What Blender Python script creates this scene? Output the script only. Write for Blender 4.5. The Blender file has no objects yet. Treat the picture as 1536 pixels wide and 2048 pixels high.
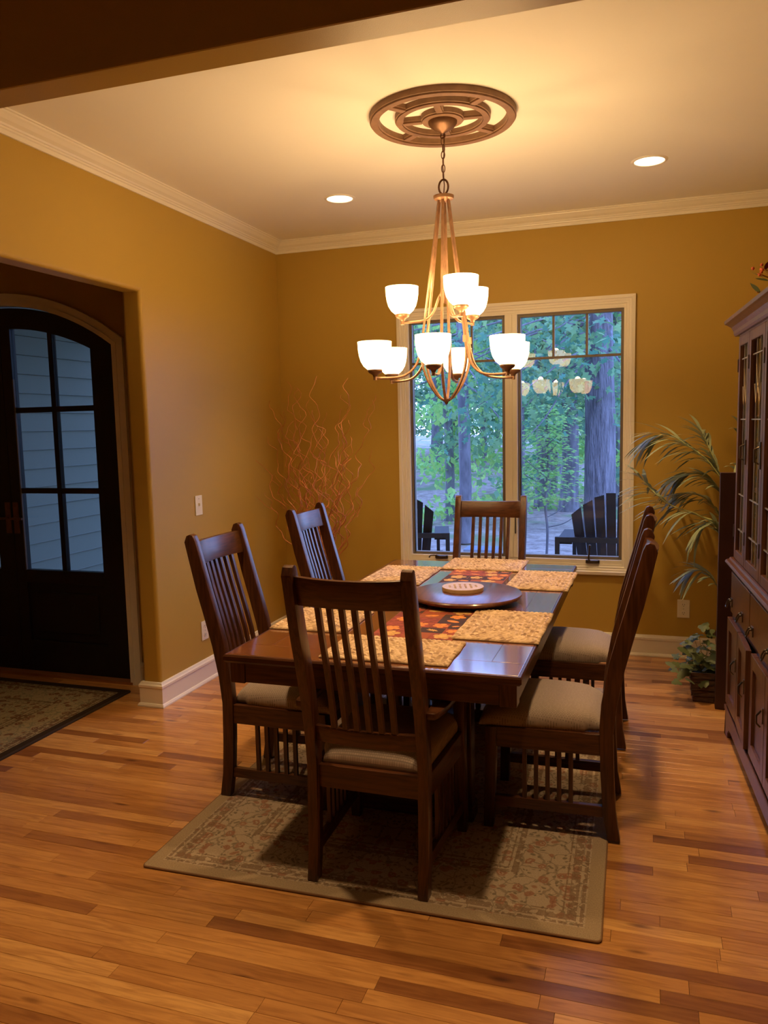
import bpy, bmesh, math, random
from mathutils import Vector, Matrix
random.seed(7)
PI = math.pi
SC = bpy.context.scene
COL = SC.collection

# ------------------------------------------------------------------ camera
CX, CY, CZ = 2.6003, -5.4115, 1.5614
rt = Vector((0.94877276, 0.31515514, -0.02252767))
up = Vector((-0.01315632, 0.11064313, 0.99377312))
fw = Vector((-0.31568523, 0.94256848, -0.10912147))
cam_d = bpy.data.cameras.new('camera')
cam = bpy.data.objects.new('camera', cam_d); COL.objects.link(cam)
M = Matrix((rt, up, -fw)).transposed().to_4x4(); M.translation = (CX, CY, CZ)
cam.matrix_world = M
cam_d.sensor_fit = 'VERTICAL'; cam_d.sensor_height = 36.0
cam_d.lens = 36.0 * 1584.79 / 2048.0
cam_d.clip_start = 0.05; cam_d.clip_end = 300
SC.camera = cam

# ------------------------------------------------------------------ world, exposure
w = bpy.data.worlds.new('world'); SC.world = w; w.use_nodes = True
wn = w.node_tree.nodes; wl = w.node_tree.links; wn.clear()
wo = wn.new('ShaderNodeOutputWorld'); wb = wn.new('ShaderNodeBackground')
wtc = wn.new('ShaderNodeTexCoord'); wsx = wn.new('ShaderNodeSeparateXYZ'); wr = wn.new('ShaderNodeValToRGB')
wr.color_ramp.elements[0].position = 0.0; wr.color_ramp.elements[0].color = (0.38, 0.54, 1.0, 1)
wr.color_ramp.elements[1].position = 0.6; wr.color_ramp.elements[1].color = (0.24, 0.40, 1.0, 1)
wl.new(wtc.outputs['Generated'], wsx.inputs[0]); wl.new(wsx.outputs['Z'], wr.inputs[0])
wl.new(wr.outputs[0], wb.inputs[0]); wl.new(wb.outputs[0], wo.inputs[0])
WORLD_STRENGTH = 6.0
wb.inputs[1].default_value = WORLD_STRENGTH
SC.view_settings.view_transform = 'Standard'
try: SC.view_settings.look = 'None'
except Exception: pass
SC.view_settings.exposure = 0.0
SC.view_settings.gamma = 1.0
SC.view_settings.use_curve_mapping = False
SC.cycles.use_denoising = True
SC.cycles.max_bounces = 8
SC.cycles.diffuse_bounces = 4
SC.cycles.transparent_max_bounces = 12
SC.cycles.sample_clamp_indirect = 4.0
SC.cycles.caustics_reflective = False
SC.cycles.caustics_refractive = False

LAMP_RGB = (1.0, 0.62, 0.26)
BULB_W = 5.2           # each chandelier bulb
SHADE_EMIT = 4.6
DOWN_W = 125.0           # each recessed lamp

# ------------------------------------------------------------------ materials
MATS = {}
def nmat(name):
    m = bpy.data.materials.new(name); m.use_nodes = True
    MATS[name] = m
    nt = m.node_tree
    b = nt.nodes.get('Principled BSDF')
    return m, nt, b
def plain(name, col, rough=0.5, metal=0.0, coat=0.0, spec=0.5, bump=0.0, bscale=200.0, var=0.0, vscale=8.0, stretch=(1, 1, 1)):
    m, nt, b = nmat(name)
    b.inputs['Base Color'].default_value = (*col, 1)
    b.inputs['Roughness'].default_value = rough
    b.inputs['Metallic'].default_value = metal
    b.inputs['Specular IOR Level'].default_value = spec
    b.inputs['Coat Weight'].default_value = coat
    b.inputs['Coat Roughness'].default_value = 0.12
    if bump or var:
        tc = nt.nodes.new('ShaderNodeTexCoord'); mp = nt.nodes.new('ShaderNodeMapping')
        mp.inputs['Scale'].default_value = stretch
        nt.links.new(tc.outputs['Object'], mp.inputs[0])
    if var:
        n = nt.nodes.new('ShaderNodeTexNoise'); n.inputs['Scale'].default_value = vscale; n.inputs['Detail'].default_value = 5
        nt.links.new(mp.outputs[0], n.inputs['Vector'])
        r = nt.nodes.new('ShaderNodeValToRGB')
        r.color_ramp.elements[0].position = 0.3; r.color_ramp.elements[1].position = 0.7
        r.color_ramp.elements[0].color = (*[c * (1 - var) for c in col], 1)
        r.color_ramp.elements[1].color = (*[min(1, c * (1 + var)) for c in col], 1)
        nt.links.new(n.outputs['Fac'], r.inputs[0]); nt.links.new(r.outputs[0], b.inputs['Base Color'])
    if bump:
        n2 = nt.nodes.new('ShaderNodeTexNoise'); n2.inputs['Scale'].default_value = bscale; n2.inputs['Detail'].default_value = 3
        nt.links.new(mp.outputs[0], n2.inputs['Vector'])
        bp = nt.nodes.new('ShaderNodeBump'); bp.inputs['Strength'].default_value = bump; bp.inputs['Distance'].default_value = 0.002
        nt.links.new(n2.outputs['Fac'], bp.inputs['Height']); nt.links.new(bp.outputs[0], b.inputs['Normal'])
    return m
def wood(name, dark, light, stretch, rough=0.32, coat=0.15, scale=3.0):
    m, nt, b = nmat(name)
    tc = nt.nodes.new('ShaderNodeTexCoord'); mp = nt.nodes.new('ShaderNodeMapping'); mp.inputs['Scale'].default_value = stretch
    nt.links.new(tc.outputs['Object'], mp.inputs[0])
    n = nt.nodes.new('ShaderNodeTexNoise'); n.inputs['Scale'].default_value = scale; n.inputs['Detail'].default_value = 6; n.inputs['Distortion'].default_value = 0.6
    nt.links.new(mp.outputs[0], n.inputs['Vector'])
    r = nt.nodes.new('ShaderNodeValToRGB'); r.color_ramp.elements[0].position = 0.32; r.color_ramp.elements[1].position = 0.68
    r.color_ramp.elements[0].color = (*dark, 1); r.color_ramp.elements[1].color = (*light, 1)
    nt.links.new(n.outputs['Fac'], r.inputs[0]); nt.links.new(r.outputs[0], b.inputs['Base Color'])
    b.inputs['Roughness'].default_value = rough; b.inputs['Coat Weight'].default_value = coat; b.inputs['Coat Roughness'].default_value = 0.15
    if coat > 0.7: b.inputs['Coat IOR'].default_value = 2.1; b.inputs['Coat Roughness'].default_value = 0.08
    return m
def emis(name, col, s):
    m, nt, b = nmat(name)
    b.inputs['Base Color'].default_value = (*[min(1, c) for c in col], 1)
    b.inputs['Emission Color'].default_value = (*col, 1); b.inputs['Emission Strength'].default_value = s
    return m

WALL = plain('ochre_wall_paint', (0.465, 0.305, 0.058), 0.42, bump=0.15, bscale=350, spec=0.35)
CEIL = plain('ceiling_paint', (0.84, 0.81, 0.74), 0.8, bump=0.1, bscale=300)
TRIM = plain('cream_trim_paint', (0.84, 0.80, 0.70), 0.35)
DARKW_Z = wood('dark_wood_upright_grain', (0.042, 0.013, 0.005), (0.110, 0.037, 0.013), (30, 30, 2.2))
DARKW_X = wood('dark_wood_cross_grain', (0.042, 0.013, 0.005), (0.110, 0.037, 0.013), (2.2, 30, 30))
DARKW_Y = wood('dark_wood_long_grain', (0.042, 0.013, 0.005), (0.110, 0.037, 0.013), (30, 2.2, 30))
TABLE_X = wood('table_wood_cross_grain', (0.12, 0.036, 0.013), (0.23, 0.078, 0.026), (2.0, 26, 26), 0.2, 0.8)
TABLE_Y = wood('table_wood_long_grain', (0.12, 0.036, 0.013), (0.23, 0.078, 0.026), (26, 2.0, 26), 0.2, 0.8)
SUSAN = wood('turntable_wood', (0.10, 0.035, 0.02), (0.17, 0.062, 0.032), (24, 3, 24), 0.3, 0.4)
MAPLE = wood('pale_maple', (0.62, 0.42, 0.22), (0.75, 0.54, 0.30), (3, 30, 30), 0.4, 0.1)
CABW = wood('cabinet_wood', (0.068, 0.024, 0.010), (0.14, 0.050, 0.020), (24, 24, 2.0), 0.34, 0.12)
CABH = wood('cabinet_wood_level_grain', (0.068, 0.024, 0.010), (0.14, 0.050, 0.020), (24, 2.0, 24), 0.34, 0.12)
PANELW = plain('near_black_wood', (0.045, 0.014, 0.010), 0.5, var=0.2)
DOORB = plain('black_door_paint', (0.012, 0.010, 0.010), 0.4)
BRONZE = plain('rubbed_bronze', (0.34, 0.19, 0.11), 0.42, metal=0.55, var=0.25, vscale=30)
BRONZE_D = plain('dark_bronze', (0.20, 0.105, 0.06), 0.45, metal=0.6, var=0.2, vscale=30)
MEDAL = plain('medallion_bronze_paint', (0.23, 0.125, 0.07), 0.6, var=0.15, vscale=25)
SASH = plain('taupe_sash', (0.17, 0.14, 0.095), 0.5)
CRANKM = plain('bronze_crank', (0.10, 0.075, 0.05), 0.35, metal=0.8)
PLASTIC = plain('ivory_plastic', (0.82, 0.76, 0.60), 0.35)
SLOT = plain('dark_slot', (0.03, 0.02, 0.015), 0.7)
BARK = plain('oak_bark', (0.17, 0.155, 0.17), 0.95, bump=1.0, bscale=14, var=0.45, vscale=6, stretch=(3.5, 3.5, 0.55))
MATS['oak_bark'].node_tree.nodes['Bump'].inputs['Distance'].default_value = 0.05
BARK2 = plain('thin_tree_bark', (0.18, 0.165, 0.18), 0.95, var=0.4, vscale=6, stretch=(2, 2, 0.6))
ADIR = plain('dark_brown_outdoor_paint', (0.035, 0.022, 0.022), 0.6, var=0.2)
SIDING = plain('blue_grey_siding', (0.115, 0.125, 0.085), 0.7)
VASEM = plain('brown_ceramic', (0.10, 0.045, 0.02), 0.3)
STEMG = plain('pale_palm_stem', (0.32, 0.33, 0.12), 0.5)
TWIG = plain('orange_willow_bark', (0.46, 0.16, 0.038), 0.5, var=0.3, vscale=20)
BASKET = plain('brown_bark_basket', (0.11, 0.065, 0.045), 0.85, bump=0.6, bscale=60, var=0.4, vscale=25, stretch=(1, 1, 4))
SOIL = plain('dark_moss', (0.03, 0.03, 0.012), 0.9)
POTB = plain('blue_grey_planter', (0.20, 0.22, 0.27), 0.6)
CONC = plain('patio_concrete', (0.32, 0.30, 0.30), 0.9, var=0.2)
KNOB = plain('aged_pewter', (0.16, 0.13, 0.10), 0.3, metal=0.9)
LEAD = plain('bevel_lead_came', (0.55, 0.48, 0.36), 0.3, metal=0.7)
CHAINM = plain('chain_bronze', (0.16, 0.075, 0.035), 0.4, metal=0.6)

def leafm(name, a, b_, rough=0.5, trans=0.35, scale=3.0):
    m, nt, b = nmat(name)
    gi = nt.nodes.new('ShaderNodeNewGeometry')
    r = nt.nodes.new('ShaderNodeValToRGB')
    r.color_ramp.elements[0].color = (*a, 1); r.color_ramp.elements[1].color = (*b_, 1)
    nt.links.new(gi.outputs['Random Per Island'], r.inputs[0])
    nt.links.new(r.outputs[0], b.inputs['Base Color'])
    b.inputs['Roughness'].default_value = rough; b.inputs['Specular IOR Level'].default_value = 0.35
    if trans:
        t = nt.nodes.new('ShaderNodeBsdfTranslucent'); mx = nt.nodes.new('ShaderNodeMixShader'); mx.inputs[0].default_value = trans
        nt.links.new(r.outputs[0], t.inputs[0])
        nt.links.new(b.outputs[0], mx.inputs[1]); nt.links.new(t.outputs[0], mx.inputs[2])
        nt.links.new(mx.outputs[0], nt.nodes['Material Output'].inputs[0])
    return m
PALM = leafm('palm_green', (0.15, 0.19, 0.10), (0.32, 0.36, 0.20), 0.55, 0.2)
IVYM = leafm('ivy_green', (0.035, 0.06, 0.018), (0.20, 0.24, 0.085), 0.5, 0.2)
OAKL = leafm('oak_leaf_green', (0.10, 0.28, 0.18), (0.26, 0.42, 0.15), 0.5, 0.45)
MAPL = leafm('young_tree_leaf', (0.30, 0.62, 0.22), (0.52, 0.72, 0.20), 0.5, 0.5)
FARL = leafm('far_tree_leaf', (0.14, 0.30, 0.20), (0.30, 0.46, 0.20), 0.6, 0.45)
DRYL = leafm('dried_flower', (0.30, 0.14, 0.05), (0.42, 0.30, 0.14), 0.7, 0.2)
REDL = leafm('dark_red_leaf', (0.14, 0.012, 0.012), (0.20, 0.02, 0.015), 0.5, 0.1)
BERRY = plain('red_orange_berry', (0.55, 0.10, 0.03), 0.35)

# fabric with small woven rows
def fabric(name, c1, c2):
    m, nt, b = nmat(name)
    tc = nt.nodes.new('ShaderNodeTexCoord')
    mp = nt.nodes.new('ShaderNodeMapping'); mp.inputs['Scale'].default_value = (1, 1, 1)
    nt.links.new(tc.outputs['Object'], mp.inputs[0])
    br = nt.nodes.new('ShaderNodeTexBrick'); br.inputs['Scale'].default_value = 60
    br.inputs['Color1'].default_value = (*c1, 1); br.inputs['Color2'].default_value = (*c2, 1)
    br.inputs['Mortar'].default_value = (*[c * 0.6 for c in c1], 1); br.inputs['Mortar Size'].default_value = 0.05
    br.inputs['Brick Width'].default_value = 0.5; br.inputs['Row Height'].default_value = 0.3
    nt.links.new(mp.outputs[0], br.inputs['Vector'])
    nt.links.new(br.outputs['Color'], b.inputs['Base Color'])
    bp = nt.nodes.new('ShaderNodeBump'); bp.inputs['Strength'].default_value = 0.5; bp.inputs['Distance'].default_value = 0.001; bp.invert = True
    nt.links.new(br.outputs['Fac'], bp.inputs['Height']); nt.links.new(bp.outputs[0], b.inputs['Normal'])
    b.inputs['Roughness'].default_value = 0.85; b.inputs['Sheen Weight'].default_value = 0.2
    return m
FABRIC = fabric('taupe_seat_fabric', (0.47, 0.37, 0.31), (0.40, 0.315, 0.26))

# placemat straw, tone from a stored attribute
def attr_mat(name, stops, rough=0.7, attr='tone', coat=0.0):
    m, nt, b = nmat(name)
    a = nt.nodes.new('ShaderNodeAttribute'); a.attribute_name = attr
    r = nt.nodes.new('ShaderNodeValToRGB')
    els = r.color_ramp.elements
    while len(els) < len(stops): els.new(0.5)
    for e, (p, c) in zip(els, stops): e.position = p; e.color = (*c, 1)
    nt.links.new(a.outputs['Fac'], r.inputs[0]); nt.links.new(r.outputs[0], b.inputs['Base Color'])
    b.inputs['Roughness'].default_value = rough; b.inputs['Coat Weight'].default_value = coat
    return m, nt, b, r
STRAW = attr_mat('braided_seagrass', [(0, (0.32, 0.19, 0.10)), (0.5, (0.60, 0.42, 0.24)), (1, (0.82, 0.63, 0.42))], 0.65)[0]

# oak floor: tone per board + grain + knots
FLOORM, nt, b, ramp = attr_mat('oak_floor_boards', [(0, (0.26, 0.10, 0.03)), (0.3, (0.47, 0.215, 0.062)), (0.65, (0.56, 0.275, 0.084)), (1, (0.66, 0.36, 0.12))], 0.3)
geo = nt.nodes.new('ShaderNodeNewGeometry')
a2 = nt.nodes.new('ShaderNodeAttribute'); a2.attribute_name = 'tone'
off = nt.nodes.new('ShaderNodeVectorMath'); off.operation = 'MULTIPLY_ADD'
nt.links.new(a2.outputs['Color'], off.inputs[0]); off.inputs[1].default_value = (37.0, 91.0, 53.0)
nt.links.new(geo.outputs['Position'], off.inputs[2])
mp = nt.nodes.new('ShaderNodeMapping'); mp.inputs['Scale'].default_value = (2.2, 22, 1)
nt.links.new(off.outputs[0], mp.inputs[0])
n = nt.nodes.new('ShaderNodeTexNoise'); n.inputs['Scale'].default_value = 2.2; n.inputs['Detail'].default_value = 7; n.inputs['Distortion'].default_value = 1.2
nt.links.new(mp.outputs[0], n.inputs['Vector'])
gr = nt.nodes.new('ShaderNodeValToRGB'); gr.color_ramp.elements[0].position = 0.28; gr.color_ramp.elements[0].color = (0.62, 0.50, 0.40, 1)
gr.color_ramp.elements[1].position = 0.62; gr.color_ramp.elements[1].color = (1.08, 1.08, 1.08, 1)
nt.links.new(n.outputs['Fac'], gr.inputs[0])
mx = nt.nodes.new('ShaderNodeMix'); mx.data_type = 'RGBA'; mx.blend_type = 'MULTIPLY'; mx.inputs[0].default_value = 0.85
nt.links.new(ramp.outputs[0], mx.inputs[6]); nt.links.new(gr.outputs[0], mx.inputs[7])
mpk = nt.nodes.new('ShaderNodeMapping'); mpk.inputs['Scale'].default_value = (2.6, 9.0, 1); nt.links.new(off.outputs[0], mpk.inputs[0])
vk = nt.nodes.new('ShaderNodeTexVoronoi'); vk.inputs['Scale'].default_value = 1.1; nt.links.new(mpk.outputs[0], vk.inputs['Vector'])
kr = nt.nodes.new('ShaderNodeValToRGB'); kr.color_ramp.elements[0].position = 0.035; kr.color_ramp.elements[0].color = (0.22, 0.13, 0.08, 1)
kr.color_ramp.elements[1].position = 0.14; kr.color_ramp.elements[1].color = (1, 1, 1, 1)
nt.links.new(vk.outputs['Distance'], kr.inputs[0])
mx2 = nt.nodes.new('ShaderNodeMix'); mx2.data_type = 'RGBA'; mx2.blend_type = 'MULTIPLY'; mx2.inputs[0].default_value = 0.8
nt.links.new(mx.outputs[2], mx2.inputs[6]); nt.links.new(kr.outputs[0], mx2.inputs[7])
nt.links.new(mx2.outputs[2], b.inputs['Base Color'])
b.inputs['Roughness'].default_value = 0.30; b.inputs['Coat Weight'].default_value = 0.35; b.inputs['Coat Roughness'].default_value = 0.2

# persian style rug, object coordinates centred, half sizes hx, hy
def rugmat(name, hx, hy, field, motif1, motif2, border, edge):
    m, nt, b = nmat(name); N = nt.nodes; L = nt.links
    tc = N.new('ShaderNodeTexCoord'); sx = N.new('ShaderNodeSeparateXYZ'); L.new(tc.outputs['Object'], sx.inputs[0])
    def mth(op, a, c=None):
        q = N.new('ShaderNodeMath'); q.operation = op
        for i, v in enumerate((a, c)):
            if v is None: continue
            if isinstance(v, (int, float)): q.inputs[i].default_value = v
            else: L.new(v, q.inputs[i])
        return q.outputs[0]
    ax = mth('ABSOLUTE', sx.outputs['X']); ay = mth('ABSOLUTE', sx.outputs['Y'])
    dx = mth('SUBTRACT', hx, ax); dy = mth('SUBTRACT', hy, ay); d = mth('MINIMUM', dx, dy)
    cv = N.new('ShaderNodeCombineXYZ'); L.new(ax, cv.inputs[0]); L.new(ay, cv.inputs[1])
    # warped coordinates for floral look
    nz = N.new('ShaderNodeTexNoise'); nz.inputs['Scale'].default_value = 18; nz.inputs['Detail'].default_value = 2; L.new(cv.outputs[0], nz.inputs['Vector'])
    wv = N.new('ShaderNodeVectorMath'); wv.operation = 'MULTIPLY_ADD'; L.new(nz.outputs['Color'], wv.inputs[0]); wv.inputs[1].default_value = (0.05, 0.05, 0); L.new(cv.outputs[0], wv.inputs[2])
    v1 = N.new('ShaderNodeTexVoronoi'); v1.inputs['Scale'].default_value = 19; L.new(wv.outputs[0], v1.inputs['Vector'])
    v2 = N.new('ShaderNodeTexVoronoi'); v2.inputs['Scale'].default_value = 48; L.new(wv.outputs[0], v2.inputs['Vector'])
    v3 = N.new('ShaderNodeTexVoronoi'); v3.feature = 'DISTANCE_TO_EDGE'; v3.inputs['Scale'].default_value = 15; L.new(wv.outputs[0], v3.inputs['Vector'])
    def ramp2(src, p0, p1, inv=False):
        q = N.new('ShaderNodeMapRange'); q.inputs['From Min'].default_value = p0; q.inputs['From Max'].default_value = p1
        q.inputs['To Min'].default_value = 1 if not inv else 0; q.inputs['To Max'].default_value = 0 if not inv else 1
        L.new(src, q.inputs['Value']); return q.outputs[0]
    def mix(f, a, c, mode='MIX'):
        q = N.new('ShaderNodeMix'); q.data_type = 'RGBA'; q.blend_type = mode
        if isinstance(f, (int, float)): q.inputs[0].default_value = f
        else: L.new(f, q.inputs[0])
        for i, v in ((6, a), (7, c)):
            if isinstance(v, tuple): q.inputs[i].default_value = (*v, 1)
            else: L.new(v, q.inputs[i])
        return q.outputs[2]
    col = mix(ramp2(v2.outputs['Distance'], 0.22, 0.34), field, motif2)
    col = mix(mth('MULTIPLY', ramp2(v3.outputs['Distance'], 0.015, 0.05), 0.7), col, motif2)
    ring = mth('MULTIPLY', ramp2(v1.outputs['Distance'], 0.30, 0.36), ramp2(v1.outputs['Distance'], 0.14, 0.18, True))
    col = mix(mth('MULTIPLY', ring, 0.8), col, motif1)
    core = ramp2(v1.outputs['Distance'], 0.07, 0.12)
    col = mix(core, col, motif1)
    # border stripes
    def band(lo, hi):
        return mth('MULTIPLY', mth('GREATER_THAN', d, lo), mth('LESS_THAN', d, hi))
    nzb = N.new('ShaderNodeTexNoise'); nzb.inputs['Scale'].default_value = 45; L.new(cv.outputs[0], nzb.inputs['Vector'])
    broken = mth('GREATER_THAN', nzb.outputs['Fac'], 0.44)
    for lo, hi, c in ((0.055, 0.068, border), (0.078, 0.108, border), (0.118, 0.124, border), (0.29, 0.312, border), (0.322, 0.328, border), (0.345, 0.355, border)):
        col = mix(mth('MULTIPLY', band(lo, hi), mth('MULTIPLY', broken, 0.75)), col, c)
    col = mix(mth('LESS_THAN', d, 0.05), col, edge)
    n3 = N.new('ShaderNodeTexNoise'); n3.inputs['Scale'].default_value = 220; L.new(tc.outputs['Object'], n3.inputs['Vector'])
    col = mix(0.35, col, n3.outputs['Fac'], 'OVERLAY')
    L.new(col, b.inputs['Base Color']); b.inputs['Roughness'].default_value = 0.95; b.inputs['Specular IOR Level'].default_value = 0.1
    bp = N.new('ShaderNodeBump'); bp.inputs['Strength'].default_value = 0.6; bp.inputs['Distance'].default_value = 0.002
    L.new(n3.outputs['Fac'], bp.inputs['Height']); L.new(bp.outputs[0], b.inputs['Normal'])
    return m

# clear pane: transparent with a fresnel mirror
def panemat(name, tint, extra=0.0, rough=0.0):
    m, nt, b = nmat(name); nt.nodes.remove(b)
    t = nt.nodes.new('ShaderNodeBsdfTransparent'); t.inputs[0].default_value = (*tint, 1)
    g = nt.nodes.new('ShaderNodeBsdfGlossy'); g.inputs['Roughness'].default_value = rough
    f = nt.nodes.new('ShaderNodeFresnel'); f.inputs[0].default_value = 1.5
    ad = nt.nodes.new('ShaderNodeMath'); ad.inputs[1].default_value = extra
    bf = nt.nodes.new('ShaderNodeNewGeometry'); nb = nt.nodes.new('ShaderNodeMath'); nb.operation = 'SUBTRACT'; nb.inputs[0].default_value = 1.0
    nt.links.new(bf.outputs['Backfacing'], nb.inputs[1]); ml_ = nt.nodes.new('ShaderNodeMath'); ml_.operation = 'MULTIPLY'
    nt.links.new(f.outputs[0], ad.inputs[0])
    mx = nt.nodes.new('ShaderNodeMixShader')
    nt.links.new(ad.outputs[0], ml_.inputs[0]); nt.links.new(nb.outputs[0], ml_.inputs[1]); nt.links.new(ml_.outputs[0], mx.inputs[0]); nt.links.new(t.outputs[0], mx.inputs[1]); nt.links.new(g.outputs[0], mx.inputs[2])
    nt.links.new(mx.outputs[0], nt.nodes['Material Output'].inputs[0])
    return m
PANE = panemat('window_glass', (0.95, 0.97, 1.0), 0.0)
DPANE = panemat('door_glass', (0.90, 0.93, 0.95), 0.02)
CPANE = panemat('cabinet_glass', (0.90, 0.88, 0.85), 0.04, 0.05)

# opal glass shade lit from inside
SHADE, nt, b = nmat('lit_opal_glass'); nt.nodes.remove(b)
tr = nt.nodes.new('ShaderNodeBsdfTranslucent'); tr.inputs[0].default_value = (0.85, 0.8, 0.7, 1)
em = nt.nodes.new('ShaderNodeEmission'); em.inputs[0].default_value = (1.0, 0.70, 0.36, 1); em.inputs[1].default_value = SHADE_EMIT
ad = nt.nodes.new('ShaderNodeAddShader')
nt.links.new(tr.outputs[0], ad.inputs[0]); nt.links.new(em.outputs[0], ad.inputs[1])
nt.links.new(ad.outputs[0], nt.nodes['Material Output'].inputs[0])
BULBM = emis('glowing_bulb', (1.0, 0.72, 0.40), 14.0)
LENS = emis('downlight_lens', (1.0, 0.80, 0.52), 5.0)

# ------------------------------------------------------------------ mesh helpers
class MB:
    def __init__(s): s.v = []; s.f = []; s.mi = []; s.tone = []
    def add(s, vs, fs, mi=0, tone=None):
        o = len(s.v); s.v += [tuple(v) for v in vs]
        for f in fs:
            s.f.append(tuple(i + o for i in f)); s.mi.append(mi)
            s.tone.append(0.5 if tone is None else tone)
        return s
    def box(s, a, b, mi=0, tone=None):
        x0, y0, z0 = [min(a[i], b[i]) for i in range(3)]; x1, y1, z1 = [max(a[i], b[i]) for i in range(3)]
        vs = [(x0,y0,z0),(x1,y0,z0),(x1,y1,z0),(x0,y1,z0),(x0,y0,z1),(x1,y0,z1),(x1,y1,z1),(x0,y1,z1)]
        fs = [(0,3,2,1),(4,5,6,7),(0,1,5,4),(1,2,6,5),(2,3,7,6),(3,0,4,7)]
        return s.add(vs, fs, mi, tone)
    def prism(s, pts, axis, a, b, mi=0):
        # pts 2D polygon in the two other axes, extruded along axis from a to b
        n = len(pts)
        def mk(p, t):
            if axis == 'x': return (t, p[0], p[1])
            if axis == 'y': return (p[0], t, p[1])
            return (p[0], p[1], t)
        vs = [mk(p, a) for p in pts] + [mk(p, b) for p in pts]
        fs = [tuple(range(n))[::-1], tuple(range(n, 2 * n))] + [(i, (i + 1) % n, n + (i + 1) % n, n + i) for i in range(n)]
        return s.add(vs, fs, mi)
    def lathe(s, prof, c=(0, 0, 0), n=32, mi=0, cap=True):
        vs = []; fs = []
        for r, z in prof:
            for k in range(n):
                a = 2 * PI * k / n; vs.append((c[0] + r * math.cos(a), c[1] + r * math.sin(a), c[2] + z))
        for i in range(len(prof) - 1):
            for k in range(n):
                fs.append((i*n+k, i*n+(k+1) % n, (i+1)*n+(k+1) % n, (i+1)*n+k))
        if cap:
            if prof[0][0] > 1e-4: fs.append(tuple(range(n))[::-1])
            if prof[-1][0] > 1e-4: fs.append(tuple(range((len(prof)-1)*n, len(prof)*n)))
        return s.add(vs, fs, mi)
    def tube(s, pts, rad, n=8, mi=0, flat=1.0, closed=False):
        P = [Vector(p) for p in pts]; m = len(P)
        vs = []; fs = []
        ref = None
        for i, p in enumerate(P):
            if closed: t = P[(i+1) % m] - P[i-1]
            else: t = P[min(i+1, m-1)] - P[max(i-1, 0)]
            t.normalize()
            if ref is None:
                ref = Vector((0, 0, 1)) if abs(t.z) < 0.9 else Vector((1, 0, 0))
            u = t.cross(ref)
            if u.length < 1e-5: u = t.orthogonal()
            u.normalize(); v = u.cross(t).normalized(); ref = v
            r = rad[i] if isinstance(rad, (list, tuple)) else rad
            for k in range(n):
                a = 2 * PI * k / n
                vs.append(p + u * (r * math.cos(a)) + v * (r * flat * math.sin(a)))
        for i in range(m if closed else m - 1):
            j = (i + 1) % m
            for k in range(n): fs.append((i*n+k, j*n+k, j*n+(k+1) % n, i*n+(k+1) % n))
        if not closed:
            fs.append(tuple(range(n))); fs.append(tuple(range((m-1)*n, m*n))[::-1])
        return s.add(vs, fs, mi)
    def sphere(s, c, r, n=12, m=8, sc=(1, 1, 1), mi=0):
        prof = [(max(1e-5, r*math.sin(PI*i/m)), -r*math.cos(PI*i/m)) for i in range(m+1)]
        o = len(s.v); s.lathe(prof, (0, 0, 0), n, mi, cap=False)
        for i in range(o, len(s.v)):
            x, y, z = s.v[i]; s.v[i] = (c[0]+x*sc[0], c[1]+y*sc[1], c[2]+z*sc[2])
        return s
    def build(s, name, mats, parent=None, smooth=False, bevel=0.0, seg=2, autos=None):
        me = bpy.data.meshes.new(name); me.from_pydata(s.v, [], s.f)
        ml = mats if isinstance(mats, (list, tuple)) else [mats]
        for m in ml: me.materials.append(m)
        if len(ml) > 1: me.polygons.foreach_set('material_index', s.mi)
        if any(t != 0.5 for t in s.tone):
            at = me.attributes.new('tone', 'FLOAT', 'FACE'); at.data.foreach_set('value', s.tone)
        me.update()
        bm = bmesh.new(); bm.from_mesh(me)
        bmesh.ops.remove_doubles(bm, verts=bm.verts, dist=1e-6) if len(s.v) < 20000 else None
        bmesh.ops.recalc_face_normals(bm, faces=bm.faces) if len(s.v) < 20000 else None
        if bevel:
            es = [e for e in bm.edges if len(e.link_faces) == 2 and e.calc_face_angle(0) > 0.6]
            bmesh.ops.bevel(bm, geom=es, offset=bevel, segments=seg, profile=0.6, affect='EDGES', clamp_overlap=True)
        bm.to_mesh(me); bm.free()
        if smooth:
            me.polygons.foreach_set('use_smooth', [True] * len(me.polygons))
            try: me.set_sharp_from_angle(angle=math.radians(smooth if smooth is not True else 40))
            except Exception: pass
        o = bpy.data.objects.new(name, me); COL.objects.link(o)
        if parent is not None: o.parent = parent
        return o
def tag(o, label=None, cat=None, group=None, kind=None):
    if label: o['label'] = label
    if cat: o['category'] = cat
    if group: o['group'] = group
    if kind: o['kind'] = kind
    return o
def empty(name, loc=(0, 0, 0), rz=0.0):
    o = bpy.data.objects.new(name, None); COL.objects.link(o); o.empty_display_size = 0.1
    o.location = loc; o.rotation_euler = (0, 0, rz); return o
def dup(root, loc, rz=None, label=None, parent=None):
    kids = [c for c in root.children]
    r = root.copy(); COL.objects.link(r)
    if loc is not None: r.location = loc
    if rz is not None: r.rotation_euler = (0, 0, rz)
    if label: r['label'] = label
    if parent is not None: r.parent = parent
    for k in kids: dup(k, None, None, None, r)
    return r
def struct(name, mb, mat, parent=None, **k):
    o = mb.build(name, mat, parent, **k)
    if parent is None: o['kind'] = 'structure'
    return o

H = 2.8925
XR = 3.47        # right wall
YB = -9.5        # rear of the adjoining room
XL = -3.0        # hall left wall
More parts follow.
